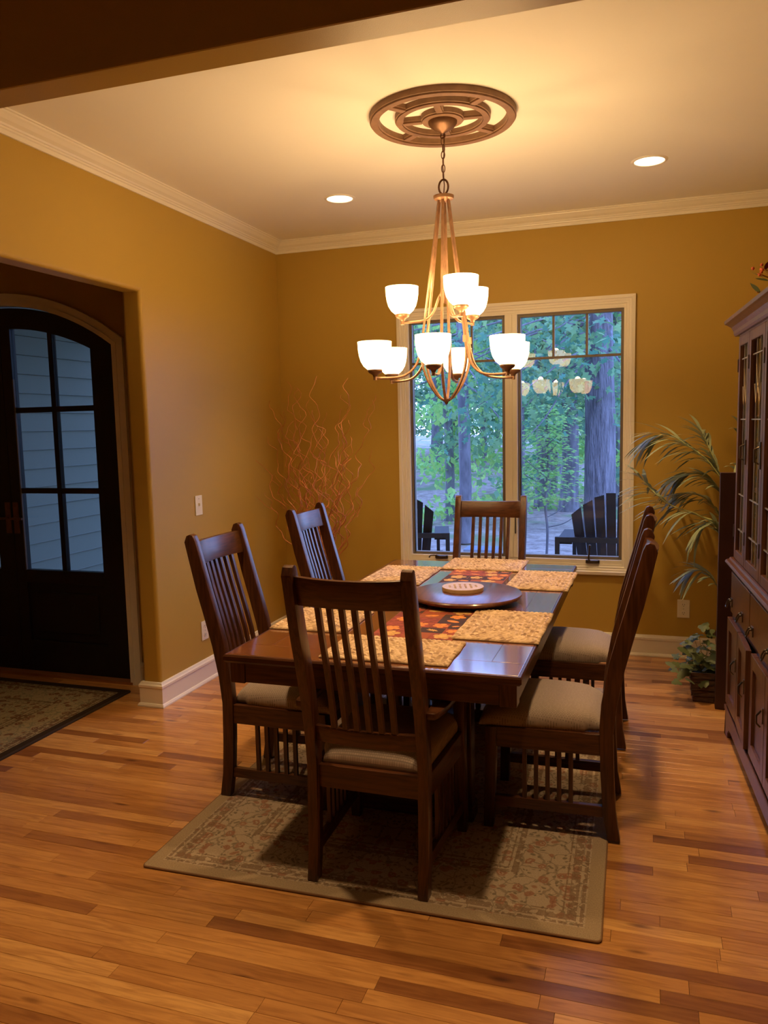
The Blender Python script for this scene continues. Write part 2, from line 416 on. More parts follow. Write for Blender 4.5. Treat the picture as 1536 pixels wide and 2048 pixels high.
# ------------------------------------------------------------------ floor
fl = struct('floor', MB().box((XL, YB, -0.15), (6.5, 0.15, -0.02)), FLOORM)
boards = []
W = 0.0572
y = 0.0; row = 0
while y > YB:
    x = XL - random.uniform(0, 0.9)
    x1max = XR if y > -3.5 else 6.5
    while x < x1max:
        Lb = random.choice((0.35, 0.5, 0.6, 0.75, 0.9, 1.1, 1.3)) * random.uniform(0.85, 1.15)
        boards.append((max(x, XL), min(x + Lb, x1max), y - W, y)); x += Lb
    y -= W; row += 1
def vis_key(bd):
    cx = (bd[0] + bd[1]) / 2; cy = (bd[2] + bd[3]) / 2
    v = Vector((cx - CX, cy - CY, -CZ)); zc = v.dot(fw)
    if zc < 0.5: return 0
    px = v.dot(rt) / zc * 1584.8; py = -v.dot(up) / zc * 1584.8
    if abs(px) > 900 or py > 1090: return 0
    if 1.0 < cx < 2.4 and -2.95 < cy < -0.85: return 1e-4
    if cx < -0.33 and -2.55 < cy: return 1e-4
    return (bd[1] - bd[0]) / (zc * zc * zc)
boards.sort(key=vis_key, reverse=True)
rest = MB()
def board_geo(mb, bd, tone, dz):
    x0, x1, y0, y1 = bd; g = 0.0004; e = 0.0007
    vs = [(x0+g, y0+g, -0.02), (x1-g, y0+g, -0.02), (x1-g, y1-g, -0.02), (x0+g, y1-g, -0.02),
          (x0+g, y0+g, dz-e), (x1-g, y0+g, dz-e), (x1-g, y1-g, dz-e), (x0+g, y1-g, dz-e),
          (x0+g+e, y0+g+e, dz), (x1-g-e, y0+g+e, dz), (x1-g-e, y1-g-e, dz), (x0+g+e, y1-g-e, dz)]
    fs = [(0,1,5,4),(1,2,6,5),(2,3,7,6),(3,0,4,7),(4,5,9,8),(5,6,10,9),(6,7,11,10),(7,4,8,11),(8,9,10,11)]
    mb.add(vs, fs, 0, tone)
for i, bd in enumerate(boards):
    if bd[1] - bd[0] < 0.01: continue
    t = min(1, max(0, random.gauss(0.5, 0.24))); t = 0.02 if random.random() < 0.035 else t
    if abs(t - 0.5) < 1e-3: t = 0.51
    dz = random.uniform(-0.0003, 0.0)
    if i < 300:
        mb = MB(); board_geo(mb, bd, t, dz); o = mb.build('plank', FLOORM, fl)
    else: board_geo(rest, bd, t, dz)
o = rest.build('planks', FLOORM, fl); o['kind'] = 'stuff'

# ------------------------------------------------------------------ walls and ceiling
JY = -1.689; OZ = 2.305; WT = 0.118; OY2 = -3.35
struct('ceiling', MB().box((XL-0.1, YB, H), (6.5, 0.15, H+0.1)), CEIL)
WX0, WX1, WZ0, WZ1 = 0.985, 2.452, 0.60, 2.285      # window hole
mb = MB(); mb.box((-0.118, 0, -0.1), (WX0, 0.15, H)); mb.box((WX1, 0, -0.1), (XR+0.12, 0.15, H))
mb.box((WX0, 0, -0.1), (WX1, 0.15, WZ0)); mb.box((WX0, 0, WZ1), (WX1, 0.15, H))
struct('wall_back', mb, WALL)
mb = MB()
R_ = 0.02
def rounded_rect(x0, y0, x1, y1, r, corners=(1, 1, 1, 1), n=5):
    pts = []
    for k, (cx, cy, a0) in enumerate(((x1-r, y1-r, 0), (x0+r, y1-r, 90), (x0+r, y0+r, 180), (x1-r, y0+r, 270))):
        if corners[k]:
            for i in range(n+1):
                a = math.radians(a0 + 90*i/n); pts.append((cx + r*math.cos(a), cy + r*math.sin(a)))
        else: pts.append(((x1, x0, x0, x1)[k], (y1, y1, y0, y0)[k]))
    return pts
mb.prism([(-3.57, -0.1), (OY2, -0.1), (OY2, OZ), (JY, OZ), (JY, -0.1), (0, -0.1), (0, H), (-3.57, H)], 'x', -WT, 0.0)
wl_o = mb.build('wall_left', WALL); wl_o['kind'] = 'structure'
bm = bmesh.new(); bm.from_mesh(wl_o.data)
def on_open(v): return (abs(v.co.y-JY) < 1e-4 or abs(v.co.y-OY2) < 1e-4) and v.co.z < OZ+1e-3
es = [e for e in bm.edges if all(on_open(v) for v in e.verts) and abs(e.verts[0].co.x-e.verts[1].co.x) < 1e-4 and (e.verts[0].co - e.verts[1].co).length > 0.5]
bmesh.ops.bevel(bm, geom=es, offset=R_, segments=5, profile=0.5, affect='EDGES')
bm.to_mesh(wl_o.data); bm.free()
struct('wall_right', MB().box((XR, -3.57, -0.1), (XR+0.12, 0, H)), WALL)
# header beam between the dining room and the adjoining room
struct('beam', MB().box((-WT, -3.567, 2.50), (XR+0.12, -3.46, H)), WALL, bevel=0.006)
# hall and adjoining room shell (mostly outside the frame)
DY = -1.38
mb = MB(); mb.box((XL, DY, -0.1), (-2.17, DY+0.14, H)); mb.box((-0.40, DY, -0.1), (-WT, DY+0.14, H))
seg = 24; DX0, DX1, DSP, DPK = -2.17, -0.40, 2.10, 2.40   # arch opening of the door frame
ac = (DX0+DX1)/2; hw = (DX1-DX0)/2
def archz(x, sp, pk, c=ac, h=hw):
    rise = pk - sp; R = (h*h + rise*rise)/(2*rise); return pk - R + math.sqrt(max(0, R*R - (x-c)**2))
pts = [(DX0 + (DX1-DX0)*i/seg, archz(DX0 + (DX1-DX0)*i/seg, DSP, DPK)) for i in range(seg+1)]
for i in range(seg): mb.prism([pts[i], pts[i+1], (pts[i+1][0], H), (pts[i][0], H)], 'y', DY, DY+0.14)
struct('wall_hall', mb, WALL)
mb = MB(); mb.box((XL-0.1, YB, -0.1), (XL, DY+0.14, H)); mb.box((XL, YB-0.1, -0.1), (6.5, YB, H))
mb.box((6.5, YB, -0.1), (6.6, -3.46, H)); mb.box((XR+0.12, -3.57, -0.1), (6.5, -3.46, H))
struct('wall_rear', mb, WALL)

# baseboards with cap and shoe
def base_profile(): # (out, z)
    return [(0, 0), (0.027, 0), (0.027, 0.008), (0.022, 0.018), (0.016, 0.021), (0.016, 0.106), (0.020, 0.112), (0.020, 0.124), (0.014, 0.130), (0.010, 0.140), (0, 0.142)]
def run_profile(mb, path, prof, closed=False):
    # path list of (x,y), profile offset to the right-hand side of travel
    n = len(path); rings = []
    for i, p in enumerate(path):
        p = Vector(p)
        d0 = (p - Vector(path[i-1])).normalized() if i > 0 else None
        d1 = (Vector(path[i+1]) - p).normalized() if i < n-1 else None
        if d0 is None: d0 = d1
        if d1 is None: d1 = d0
        n0 = Vector((d0.y, -d0.x)); n1 = Vector((d1.y, -d1.x)); bis = (n0 + n1).normalized(); k = 1/max(0.3, bis.dot(n0))
        rings.append([(p.x + bis.x*o*k, p.y + bis.y*o*k, z) for o, z in prof])
    m = len(prof); vs = [v for r in rings for v in r]; fs = []
    for i in range(n-1):
        for j in range(m): fs.append((i*m+j, (i+1)*m+j, (i+1)*m+(j+1) % m, i*m+(j+1) % m))
    fs.append(tuple(range(m))); fs.append(tuple(range((n-1)*m, n*m))[::-1])
    mb.add(vs, fs)
mb = MB(); run_profile(mb, [(-WT, JY+0.26), (-WT, JY), (0, JY), (0, 0)][::1], base_profile())
struct('baseboard_left', mb, TRIM)
mb = MB(); run_profile(mb, [(0, 0), (XR, 0)], base_profile()); struct('baseboard_back', mb, TRIM)
mb = MB(); run_profile(mb, [(XR, 0), (XR, -3.4)], base_profile()); struct('baseboard_right', mb, TRIM)
mb = MB(); run_profile(mb, [(-0.345, DY), (-WT, DY)], base_profile()); struct('baseboard_hall', mb, TRIM)
# crown moulding
CH, CV = 0.085, 0.078
cp = [(0, 0), (0.010, 0), (0.012, 0.018), (0.020, 0.021), (0.022, 0.027), (0.030, 0.029), (0.034, 0.036), (0.052, 0.045), (0.066, 0.058), (0.074, 0.064), (0.076, 0.070), (0.085, 0.071), (0.085, 0.078), (0, 0.078)]
cp = [(o, H - CV + z) for o, z in cp]
mb = MB(); run_profile(mb, [(0, -3.46), (0, 0), (XR, 0), (XR, -3.46)], cp)
struct('trim_1', mb, TRIM)

# ------------------------------------------------------------------ double entry door in the hall
mb = MB()
cw = 0.062
prof_in = [(-0.345-0.0, 0)]
def casing_arch(mb, x0, x1, sp, pk, wdt, yf, yb, n=28):
    # outer then inner outline strip
    c = (x0+x1)/2; h = (x1-x0)/2
    inner = [(x0, 0.0)] + [(x0 + (x1-x0)*i/n, archz(x0 + (x1-x0)*i/n, sp, pk, c, h)) for i in range(n+1)] + [(x1, 0.0)]
    h2 = h + wdt; sp2 = sp + wdt*0.35; pk2 = pk + wdt
    outer = [(x0-wdt, 0.0)] + [(c-h2 + 2*h2*i/n, archz(c-h2 + 2*h2*i/n, sp2, pk2, c, h2)) for i in range(n+1)] + [(x1+wdt, 0.0)]
    m = len(inner); vs = []
    for ring, yy in ((inner, yb), (inner, yf), (outer, yf), (outer, yb)): vs += [(p[0], yy, p[1]) for p in ring]
    fs = []
    for i in range(m-1):
        for r in range(4):
            a = r*m; b_ = ((r+1) % 4)*m; fs.append((a+i, a+i+1, b_+i+1, b_+i))
    fs.append((0, m, 2*m, 3*m)); fs.append((m-1, 2*m-1, 3*m-1, 4*m-1))
    mb.add(vs, fs)
casing_arch(mb, DX0-0.02, DX1-0.0, DSP-0.02, DPK-0.035, 0.058, DY-0.022, DY+0.02)
casing_arch(mb, DX0-0.005, DX1-0.015, DSP-0.03, DPK-0.05, 0.030, DY-0.028, DY+0.10)
struct('trim_2', mb, TRIM, smooth=30)
door_y = DY + 0.03
GLY = door_y + 0.02
def make_leaf(x0, x1, mirror):
    # stiles, rails, arched head, panes; sp/pk of the full arch minus clearance
    def zt(x, dn): return archz(x, DSP-0.035, DPK-0.06) - dn
    d = empty('entry_door', ((x0+x1)/2, door_y, 0))
    ox, oy = d.location.x, d.location.y
    def sh(mb_):
        mb_.v = [(v[0]-ox, v[1]-oy, v[2]) for v in mb_.v]; return mb_
    st = 0.125
    gx0, gx1 = (x0+0.077, x1-0.19) if not mirror else (x0+0.19, x1-0.125)
    gz = [0.685, 1.195, 1.705]
    yf, yb = door_y-0.0, door_y+0.045
    mb = MB()
    for a, b_ in ((x0, gx0), (gx1, x1)):
        n = 6; top = [(a+(b_-a)*i/n, zt(a+(b_-a)*i/n, 0)) for i in range(n+1)]
        for i in range(n): mb.prism([(top[i][0], 0.012), (top[i+1][0], 0.012), top[i+1], top[i]], 'y', yf, yb)
    sh(mb).build('stile', DOORB, d)
    n = 14
    mb = MB()
    up_ = [(gx0+(gx1-gx0)*i/n, zt(gx0+(gx1-gx0)*i/n, 0)) for i in range(n+1)]
    lo_ = [(gx0+(gx1-gx0)*i/n, zt(gx0+(gx1-gx0)*i/n, 0.125)) for i in range(n+1)]
    for i in range(n): mb.prism([lo_[i], lo_[i+1], up_[i+1], up_[i]], 'y', yf, yb)
    sh(mb).build('head_rail', DOORB, d)
    mb = MB(); mb.box((gx0, yf, 0.012), (gx1, yb, 0.22)); mb.box((gx0, yf, 0.60), (gx1, yb, gz[0]))
    sh(mb).build('rail', DOORB, d, bevel=0.004)
    mb = MB(); mb.box((gx0, yf+0.015, 0.22), (gx1, yb-0.01, 0.60)); mb.box((gx0+0.06, yf+0.004, 0.28), (gx1-0.06, yb-0.01, 0.54))
    sh(mb).build('panel', DOORB, d, bevel=0.004)
    mb = MB(); mx_ = (gx0+gx1)/2
    mb.box((mx_-0.017, yf+0.004, gz[0]), (mx_+0.017, yb-0.004, zt(mx_, 0.12)))
    for z in gz[1:]: mb.box((gx0, yf+0.006, z-0.017), (gx1, yb-0.006, z+0.017))
    sh(mb).build('glazing_bar', DOORB, d, bevel=0.003)
    for a, b_ in ((gx0, mx_-0.017), (mx_+0.017, gx1)):
        for k in range(3):
            z0 = gz[k] + (0.017 if k else 0); mb = MB()
            if k < 2: mb.box((a, GLY-0.003, z0), (b_, GLY+0.003, gz[k+1]-0.017))
            else:
                nn = 8; top = [(a+(b_-a)*i/nn, zt(a+(b_-a)*i/nn, 0.125)) for i in range(nn+1)]
                mb.prism([(b_, z0), (a, z0)] + top, 'y', GLY-0.003, GLY+0.003)
            sh(mb).build('pane', DPANE, d)
    mb = MB(); mb.box((gx0-0.004, yf-0.001, gz[0]-0.004), (gx0+0.003, yf+0.012, 1.9)); 
    sh(mb).build('glazing_bead', SASH, d)
    hx = x0+0.03 if not mirror else x1-0.03
    mb = MB(); mb.box((hx-0.02, yf-0.006, 0.92), (hx+0.02, yf, 1.12)); mb.tube([(hx, yf-0.006, 1.02), (hx, yf-0.05, 1.02), (hx+(0.09 if not mirror else -0.09), yf-0.052, 1.02)], 0.008)
    sh(mb).build('lever_handle', BRONZE_D, d, smooth=True)
    return d
dm = -1.287
for i, (a, b_, mir) in enumerate(((dm+0.002, DX1-0.02, False), (DX0+0.0, dm-0.002, True))):
    d = make_leaf(a, b_, mir)
    tag(d, ('black arched entry door leaf with six panes, hinged at the right' if not mir else 'left leaf of the black arched double entry door, mostly out of view'), 'door', 'double entry door leaves')
struct('trim_3', MB().box((DX0, DY-0.03, 0.0), (DX1, DY+0.12, 0.016)), wood('threshold_oak', (0.25, 0.10, 0.035), (0.36, 0.16, 0.06), (2, 20, 20)))

# siding wall of the house wing outside the entry, board by board
sw = struct('wall_exterior', MB().box((-3.05, -1.2, -0.4), (-2.9, 6.2, 4.0)), SIDING)
for k in range(24):
    z = -0.35 + k*0.175
    MB().prism([(-2.9, z), (-2.864, z), (-2.868, z+0.006), (-2.885, z+0.174), (-2.9, z+0.174)], 'y', -1.2, 6.2).build('board', SIDING, sw)
struct('ground_porch', MB().box((-3.0, DY+0.15, -0.12), (0.9, 3.0, -0.04)), CONC)
mb = MB(); mb.box((-2.9, DY+0.15, 2.75), (-WT-0.01, 2.2, 2.85)); struct('roof_porch', mb, SIDING)

# ------------------------------------------------------------------ dining window
win = empty('window_1', (0, 0, 0)); win['kind'] = 'structure'
def frame_strip(mb, x0, x1, z0, z1, wd, y0, y1):
    mb.box((x0-wd, y0, z0-wd), (x0, y1, z1+wd)); mb.box((x1, y0, z0-wd), (x1+wd, y1, z1+wd))
    mb.box((x0, y0, z1), (x1, y1, z1+wd)); mb.box((x0, y0, z0-wd), (x1, y1, z0))
# moulded casing (profile swept round the opening)
cx0, cx1, cz0, cz1 = 0.917, 2.511, 0.535, 2.355
cprof = [(0, 0), (0, -0.022), (0.020, -0.026), (0.026, -0.018), (0.036, -0.018), (0.040, -0.013), (0.052, -0.013), (0.056, -0.006), (0.070, -0.006), (0.070, 0.0)]
mb = MB(); rings = []
for (sx_, sz_, X, Z) in ((1, 1, cx0, cz0), (-1, 1, cx1, cz0), (-1, -1, cx1, cz1), (1, -1, cx0, cz1)):
    rings.append([(X + sx_*o, yy, Z + sz_*o) for o, yy in cprof])
m = len(cprof); vs = [v for r in rings for v in r]; fs = []
for i in range(4):
    for j in range(m-1): fs.append((i*m+j, ((i+1) % 4)*m+j, ((i+1) % 4)*m+j+1, i*m+j+1))
mb.add(vs, fs); mb.build('casing', TRIM, win)
ix0, ix1, iz0, iz1 = 0.985, 2.444, 0.603, 2.287
mb = MB(); 
mb.box((ix0, 0.0, iz0-0.02), (ix0+0.012, 0.14, iz1+0.02)); mb.box((ix1-0.0, 0.0, iz0-0.02), (ix1+0.02, 0.14, iz1+0.02))
mb.box((ix0, 0.0, iz1-0.012), (ix1, 0.14, iz1+0.02))
mb.box((ix0, -0.002, iz0-0.02), (ix1, 0.14, iz0+0.030))
mb.build('frame', TRIM, win, bevel=0.002)
mb = MB(); mb.box((1.672, -0.004, iz0+0.03), (1.756, 0.10, iz1-0.012)); mb.box((1.705, -0.010, iz0+0.03), (1.723, -0.004, iz1-0.012))
mb.build('mullion', TRIM, win, bevel=0.002)
for (a, b_) in ((ix0+0.012, 1.672), (1.756, ix1)):
    z0, z1 = iz0+0.03, iz1-0.012
    mb = MB(); e = 0.020
    frame_strip(mb, a+e, b_-e, z0+e, z1-e, e, 0.018, 0.06)
    s_ = mb.build('sash', SASH, win, bevel=0.003)
    g0, g1, h0, h1 = a+e, b_-e, z0+e, z1-e
    MB().box((g0-0.004, 0.036, h0-0.004), (g1+0.004, 0.040, h1+0.004)).build('pane', PANE, s_)
    zz = 1.982; wg = (g1-g0)/3
    MB().box((g0, 0.026, zz-0.008), (g1, 0.050, zz+0.008)).build('muntin', SASH, s_, bevel=0.002)
    for k in (1, 2): MB().box((g0+wg*k-0.008, 0.026, zz+0.008), (g0+wg*k+0.008, 0.050, h1)).build('muntin', SASH, s_, bevel=0.002)
for (hx, fold) in ((1.215, True), (2.255, False)):
    mb = MB(); mb.box((hx-0.045, -0.020, 0.612), (hx+0.045, 0.0, 0.634)); mb.box((hx-0.030, -0.026, 0.616), (hx+0.035, -0.016, 0.631))
    c = mb.build('crank_base', CRANKM, win, bevel=0.004)
    mb = MB()
    if fold: mb.tube([(hx-0.02, -0.022, 0.628), (hx-0.03, -0.045, 0.640), (hx-0.07, -0.055, 0.637), (hx-0.078, -0.06, 0.622)], [0.006, 0.006, 0.005, 0.006])
    else: mb.tube([(hx-0.02, -0.022, 0.630), (hx-0.025, -0.040, 0.645), (hx-0.020, -0.036, 0.690), (hx-0.018, -0.030, 0.725)], [0.007, 0.006, 0.005, 0.007]); mb.sphere((hx-0.018, -0.030, 0.730), 0.009)
    mb.build('crank_handle', CRANKM, c, smooth=True)
for zc_ in (0.78,):
    for hx in (1.690, 1.740): MB().box((hx-0.004, -0.012, zc_+0.02), (hx+0.004, -0.003, zc_+0.13)).build('sash_lock', CRANKM, win)

# ------------------------------------------------------------------ ceiling medallion and chandelier
CXX, CYY = 1.733, -1.90
med = tag(empty('ceiling_medallion', (CXX, CYY, H)), 'round openwork brown medallion on the ceiling, rings joined by spokes', 'medallion')
def ringp(ro, ri, t, name, lip=0.006):
    prof = [(ri, 0), (ri, -t*0.75), (ri+lip, -t*0.8), (ri+lip, -t), (ro-lip, -t), (ro-lip, -t*0.8), (ro, -t*0.75), (ro, 0)]
    mb = MB(); n = 96; vs = []; fs = []
    for r, z in prof:
        for k in range(n): a = 2*PI*k/n; vs.append((r*math.cos(a), r*math.sin(a), z))
    m = len(prof)
    for i in range(m):
        for k in range(n): fs.append((i*n+k, i*n+(k+1) % n, ((i+1) % m)*n+(k+1) % n, ((i+1) % m)*n+k))
    mb.add(vs, fs); return mb.build(name, MEDAL, med, smooth=35)
ringp(0.317, 0.276, 0.032, 'ring'); ringp(0.207, 0.170, 0.028, 'ring'); ringp(0.094, 0.050, 0.028, 'ring')
yaw = math.atan2(0.31515514, 0.94877276)
for base, r0, r1, wd in ((57, 0.202, 0.280, 0.028), (12, 0.092, 0.172, 0.026)):
    for k in range(4):
        # image-plane angle measured from camera right towards the camera
        a = math.radians(base + 90*k)
        dirv = Vector((math.cos(yaw)*math.cos(a) + math.sin(yaw)*math.sin(a), math.sin(yaw)*math.cos(a) - math.cos(yaw)*math.sin(a)))
        ang = math.atan2(dirv.y, dirv.x)
        o = MB().box((r0, -wd/2, -0.026), (r1, wd/2, 0)).box((r0, -wd/2-0.005, -0.018), (r1, wd/2+0.005, 0)).build('spoke', MEDAL, med)
        o.rotation_euler = (0, 0, ang)

ch = tag(empty('chandelier', (CXX, CYY, 0)), 'nine-light bronze chandelier with lit white glass cup shades above the table', 'chandelier')
MB().lathe([(0.0001, 2.812), (0.006, 2.812), (0.010, 2.818), (0.030, 2.826), (0.052, 2.842), (0.062, 2.856), (0.064, 2.872)]).build('canopy', BRONZE_D, ch, smooth=50)
MB().tube([(0.010*math.cos(t), 0, 2.806+0.012*math.sin(t)) for t in [2*PI*k/16 for k in range(16)]], 0.0028, closed=True).build('loop', CHAINM, ch, smooth=True)
# chain
zt_ = 2.800; k = 0
while zt_ > 2.635:
    L_ = 0.034; cz = zt_ - L_/2; pts = []
    for j in range(16):
        t = 2*PI*j/16; px_ = 0.0075*math.cos(t); pz_ = (L_/2)*math.sin(t)
        pts.append((px_, 0, cz+pz_) if k % 2 == 0 else (0, px_, cz+pz_))
    MB().tube(pts, 0.0022, n=6, closed=True).build('chain_link', CHAINM, ch, smooth=True)
    zt_ -= L_ - 0.0055; k += 1
MB().tube([(0.021*math.cos(t), 0, 2.592+0.031*math.sin(t)) for t in [2*PI*k/24 for k in range(24)]], 0.0045, closed=True, n=8).build('hanging_ring', CHAINM, ch, smooth=True)
MB().tube([(0.004, 0.002, 2.82), (0.006, 0.004, 2.75), (-0.003, 0.004, 2.68), (0.004, 0.0, 2.60), (0, 0, 2.552)], 0.0025, n=6).build('cord', CHAINM, ch, smooth=True)
MB().lathe([(0.0001, 2.530), (0.020, 2.530), (0.030, 2.536), (0.042, 2.540), (0.045, 2.546), (0.045, 2.554), (0.034, 2.557), (0.012, 2.560), (0.0001, 2.566)]).build('top_plate', BRONZE, ch, smooth=40)
MB().tube([(0, 0, 2.54), (0, 0, 2.12)], 0.006, n=10).build('center_rod', BRONZE, ch, smooth=True)
MB().lathe([(0.0001, 2.09), (0.010, 2.095), (0.020, 2.115), (0.024, 2.13), (0.020, 2.145), (0.010, 2.155), (0.0001, 2.16)]).build('hub', BRONZE, ch, smooth=50)
MB().lathe([(0.0001, 1.645), (0.006, 1.65), (0.010, 1.662), (0.009, 1.672), (0.0001, 1.676)]).build('finial', BRONZE_D, ch, smooth=50)
def cr(pts, n=6):
    P = [Vector(p) for p in pts]; P = [P[0]*2-P[1]] + P + [P[-1]*2-P[-2]]; out = []
    for i in range(1, len(P)-2):
        for j in range(n):
            t = j/n; a, b_, c, d = P[i-1], P[i], P[i+1], P[i+2]
            out.append(0.5*((2*b_) + (-a+c)*t + (2*a-5*b_+4*c-d)*t*t + (-a+3*b_-3*c+d)*t*t*t))
    out.append(P[-2]); return out
def ribbon(mb, pts, wd, th):
    # flat bar in the radial plane (x,z), width along y
    n = len(pts); vs = []; fs = []
    for i, p in enumerate(pts):
        t = (Vector(pts[min(i+1, n-1)]) - Vector(pts[max(i-1, 0)])).normalized(); nn = Vector((-t.z, 0, t.x))
        for sx_, sy_ in ((-1, -1), (1, -1), (1, 1), (-1, 1)):
            vs.append(Vector(p) + nn*(sx_*th/2) + Vector((0, sy_*wd/2, 0)))
    for i in range(n-1):
        for k in range(4): fs.append((i*4+k, i*4+(k+1) % 4, (i+1)*4+(k+1) % 4, (i+1)*4+k))
    fs.append((3, 2, 1, 0)); fs.append(tuple((n-1)*4+k for k in range(4))); mb.add(vs, fs)
bar = MB(); ribbon(bar, cr([(0.024, 0, 2.535), (0.052, 0, 2.33), (0.082, 0, 2.12), (0.108, 0, 1.95), (0.116, 0, 1.88), (0.108, 0, 1.81), (0.080, 0, 1.74), (0.040, 0, 1.685), (0.004, 0, 1.660)]), 0.012, 0.007)
arm = MB(); arm.tube(cr([(0.110, 0, 1.935), (0.121, 0, 1.88), (0.140, 0, 1.825), (0.180, 0, 1.785), (0.235, 0, 1.768), (0.331, 0, 1.765)]), 0.0075, n=8, flat=0.75)
arm.lathe([(0.0085, 1.757), (0.0085, 1.778)], (0.331, 0, 0), 12)
arm2 = MB(); arm2.tube(cr([(0.012, 0, 2.145), (0.030, 0, 2.115), (0.052, 0, 2.06), (0.085, 0, 2.028), (0.130, 0, 2.020), (0.196, 0, 2.018)]), 0.0075, n=8, flat=0.75)
arm2.lathe([(0.0085, 2.010), (0.0085, 2.032)], (0.196, 0, 0), 12)
def fit(r, z):
    m_ = MB(); m_.lathe([(0.0001, z), (0.009, z), (0.012, z+0.008), (0.026, z+0.016), (0.032, z+0.022), (0.032, z+0.030), (0.026, z+0.032), (0.0001, z+0.032)], (r, 0, 0), 24); return m_
def shade(r, z):
    m_ = MB(); po = [(0.022, 0), (0.034, 0.004), (0.050, 0.018), (0.062, 0.038), (0.069, 0.062), (0.073, 0.090), (0.074, 0.116), (0.0745, 0.122)]
    pi_ = [(q-0.003, zz) for q, zz in po][::-1]
    m_.lathe([(q, z+zz) for q, zz in po + pi_], (r, 0, 0), 32, cap=False); return m_
def bulb(r, z):
    m_ = MB(); m_.lathe([(0.0001, z), (0.010, z), (0.011, z+0.02), (0.022, z+0.045), (0.027, z+0.065), (0.024, z+0.085), (0.012, z+0.097), (0.0001, z+0.10)], (r, 0, 0), 16); return m_
objs = {}
def place(mbx, name, mat, ang, key, parent=ch):
    if key in objs: o = objs[key].copy(); COL.objects.link(o)
    else: o = mbx.build(name, mat, None, smooth=45); objs[key] = o
    o.parent = parent; o.rotation_euler = (0, 0, ang); return o
lights = []
def bulb_light(name, x, y, z):
    ld = bpy.data.lights.new(name, 'POINT'); ld.energy = BULB_W; ld.color = LAMP_RGB; ld.shadow_soft_size = 0.022
    lo = bpy.data.objects.new(name, ld); COL.objects.link(lo); lo.location = (x, y, z); lo.parent = ch
for k in range(6):
    a = math.radians(35 + 60*k)
    place(bar, 'bar', BRONZE, a, 'bar'); place(arm, 'arm', BRONZE, a, 'arm')
    place(fit(0.331, 1.772), 'fitter', BRONZE_D, a, 'fit'); place(shade(0.331, 1.800), 'shade', SHADE, a, 'shade'); place(bulb(0.331, 1.806), 'bulb', BULBM, a, 'bulb')
    bulb_light('bulb_light', 0.331*math.cos(a), 0.331*math.sin(a), 1.925)
    place(MB().box((0.103, -0.009, 1.915), (0.122, 0.009, 1.945)), 'collar', BRONZE, a, 'collar')
for k in range(3):
    a = math.radians(64 + 120*k)
    place(arm2, 'upper_arm', BRONZE, a, 'arm2')
    place(fit(0.196, 2.026), 'fitter', BRONZE, a, 'fit2'); place(shade(0.196, 2.054), 'shade', SHADE, a, 'shade2'); place(bulb(0.196, 2.060), 'bulb', BULBM, a, 'bulb2')
    bulb_light('bulb_light', 0.196*math.cos(a), 0.196*math.sin(a), 2.178)

# recessed downlights; the four unseen ones are added to brighten the floor
for (x, y, lab) in ((0.857, -0.895, 'white recessed ceiling light nearest the left rear corner'), (2.585, -0.905, 'white recessed ceiling light at the right, nearer the china cabinet'),
                    (0.857, -2.90, 'unseen recessed light added behind the header beam at the left to brighten the floor'), (2.585, -2.90, 'unseen recessed light added above the near right chair to brighten the floor'),
                    (0.7, -4.95, 'unseen recessed light added in the adjoining room for floor brightness, nearer the hall'), (2.7, -4.95, 'unseen recessed light added in the adjoining room for floor brightness, nearer the cabinet side')):
    d = tag(empty('recessed_light', (x, y, H)), lab, 'ceiling light', 'recessed ceiling lights')
    MB().lathe([(0.074, -0.002), (0.077, -0.006), (0.086, -0.006), (0.092, -0.001), (0.092, 0.0), (0.074, 0.0)], n=40, cap=False).build('trim_ring', TRIM, d, smooth=40)
    MB().lathe([(0.0001, -0.0035), (0.050, -0.0045), (0.075, -0.003), (0.075, -0.001), (0.0001, -0.001)], n=40).build('lens', LENS, d, smooth=40)
    if True:
     ld = bpy.data.lights.new('downlight', 'SPOT'); ld.energy = DOWN_W * (0.38 if y < -4 else 0.95 if y < -2 else 0.95); ld.color = (1.0, 0.64, 0.30); ld.spot_size = math.radians(84 if y < -4 else 96 if y < -2 else 80); ld.spot_blend = 1.0; ld.shadow_soft_size = 0.05
    lo = bpy.data.objects.new('downlight', ld); COL.objects.link(lo); lo.location = (0, 0, -0.02); lo.parent = d

# ------------------------------------------------------------------ wall plates
def plate(name, loc, rz, lab, kind):
    d = tag(empty(name, loc, rz), lab, 'switch' if kind == 's' else 'outlet')
    MB().box((-0.038, -0.006, -0.06), (0.038, 0, 0.06)).build('cover_plate', PLASTIC, d, bevel=0.0025)
    if kind == 's':
        MB().box((-0.006, -0.016, -0.002), (0.006, -0.005, 0.014)).build('toggle', PLASTIC, d, bevel=0.002)
    else:
        for s in (-1, 1):
            o = MB().prism([(0.016*math.cos(t), s*0.027+0.014*math.sin(t)) for t in [2*PI*k/16 for k in range(16)]], 'y', -0.0085, -0.005).build('socket', PLASTIC, d)
            MB().box((-0.007, -0.0092, s*0.027-0.002), (-0.005, -0.008, s*0.027+0.007)).box((0.005, -0.0092, s*0.027-0.002), (0.007, -0.008, s*0.027+0.007)).box((-0.002, -0.0092, s*0.027-0.010), (0.002, -0.008, s*0.027-0.006)).build('slots', SLOT, o)
    MB().sphere((0, -0.006, 0.0 if kind != 's' else 0.04), 0.0025, 8, 4).build('screw', KNOB, d)
    return d
plate('light_switch', (0, -1.21, 1.10), PI/2, 'ivory toggle light switch on the left ochre wall', 's')
plate('wall_outlet', (0, -1.21, 0.322), PI/2, 'ivory outlet low on the left wall, half hidden by a chair back', 'o')
plate('wall_outlet', (2.83, 0, 0.328), 0, 'ivory outlet on the back wall beside the palm and ivy', 'o')

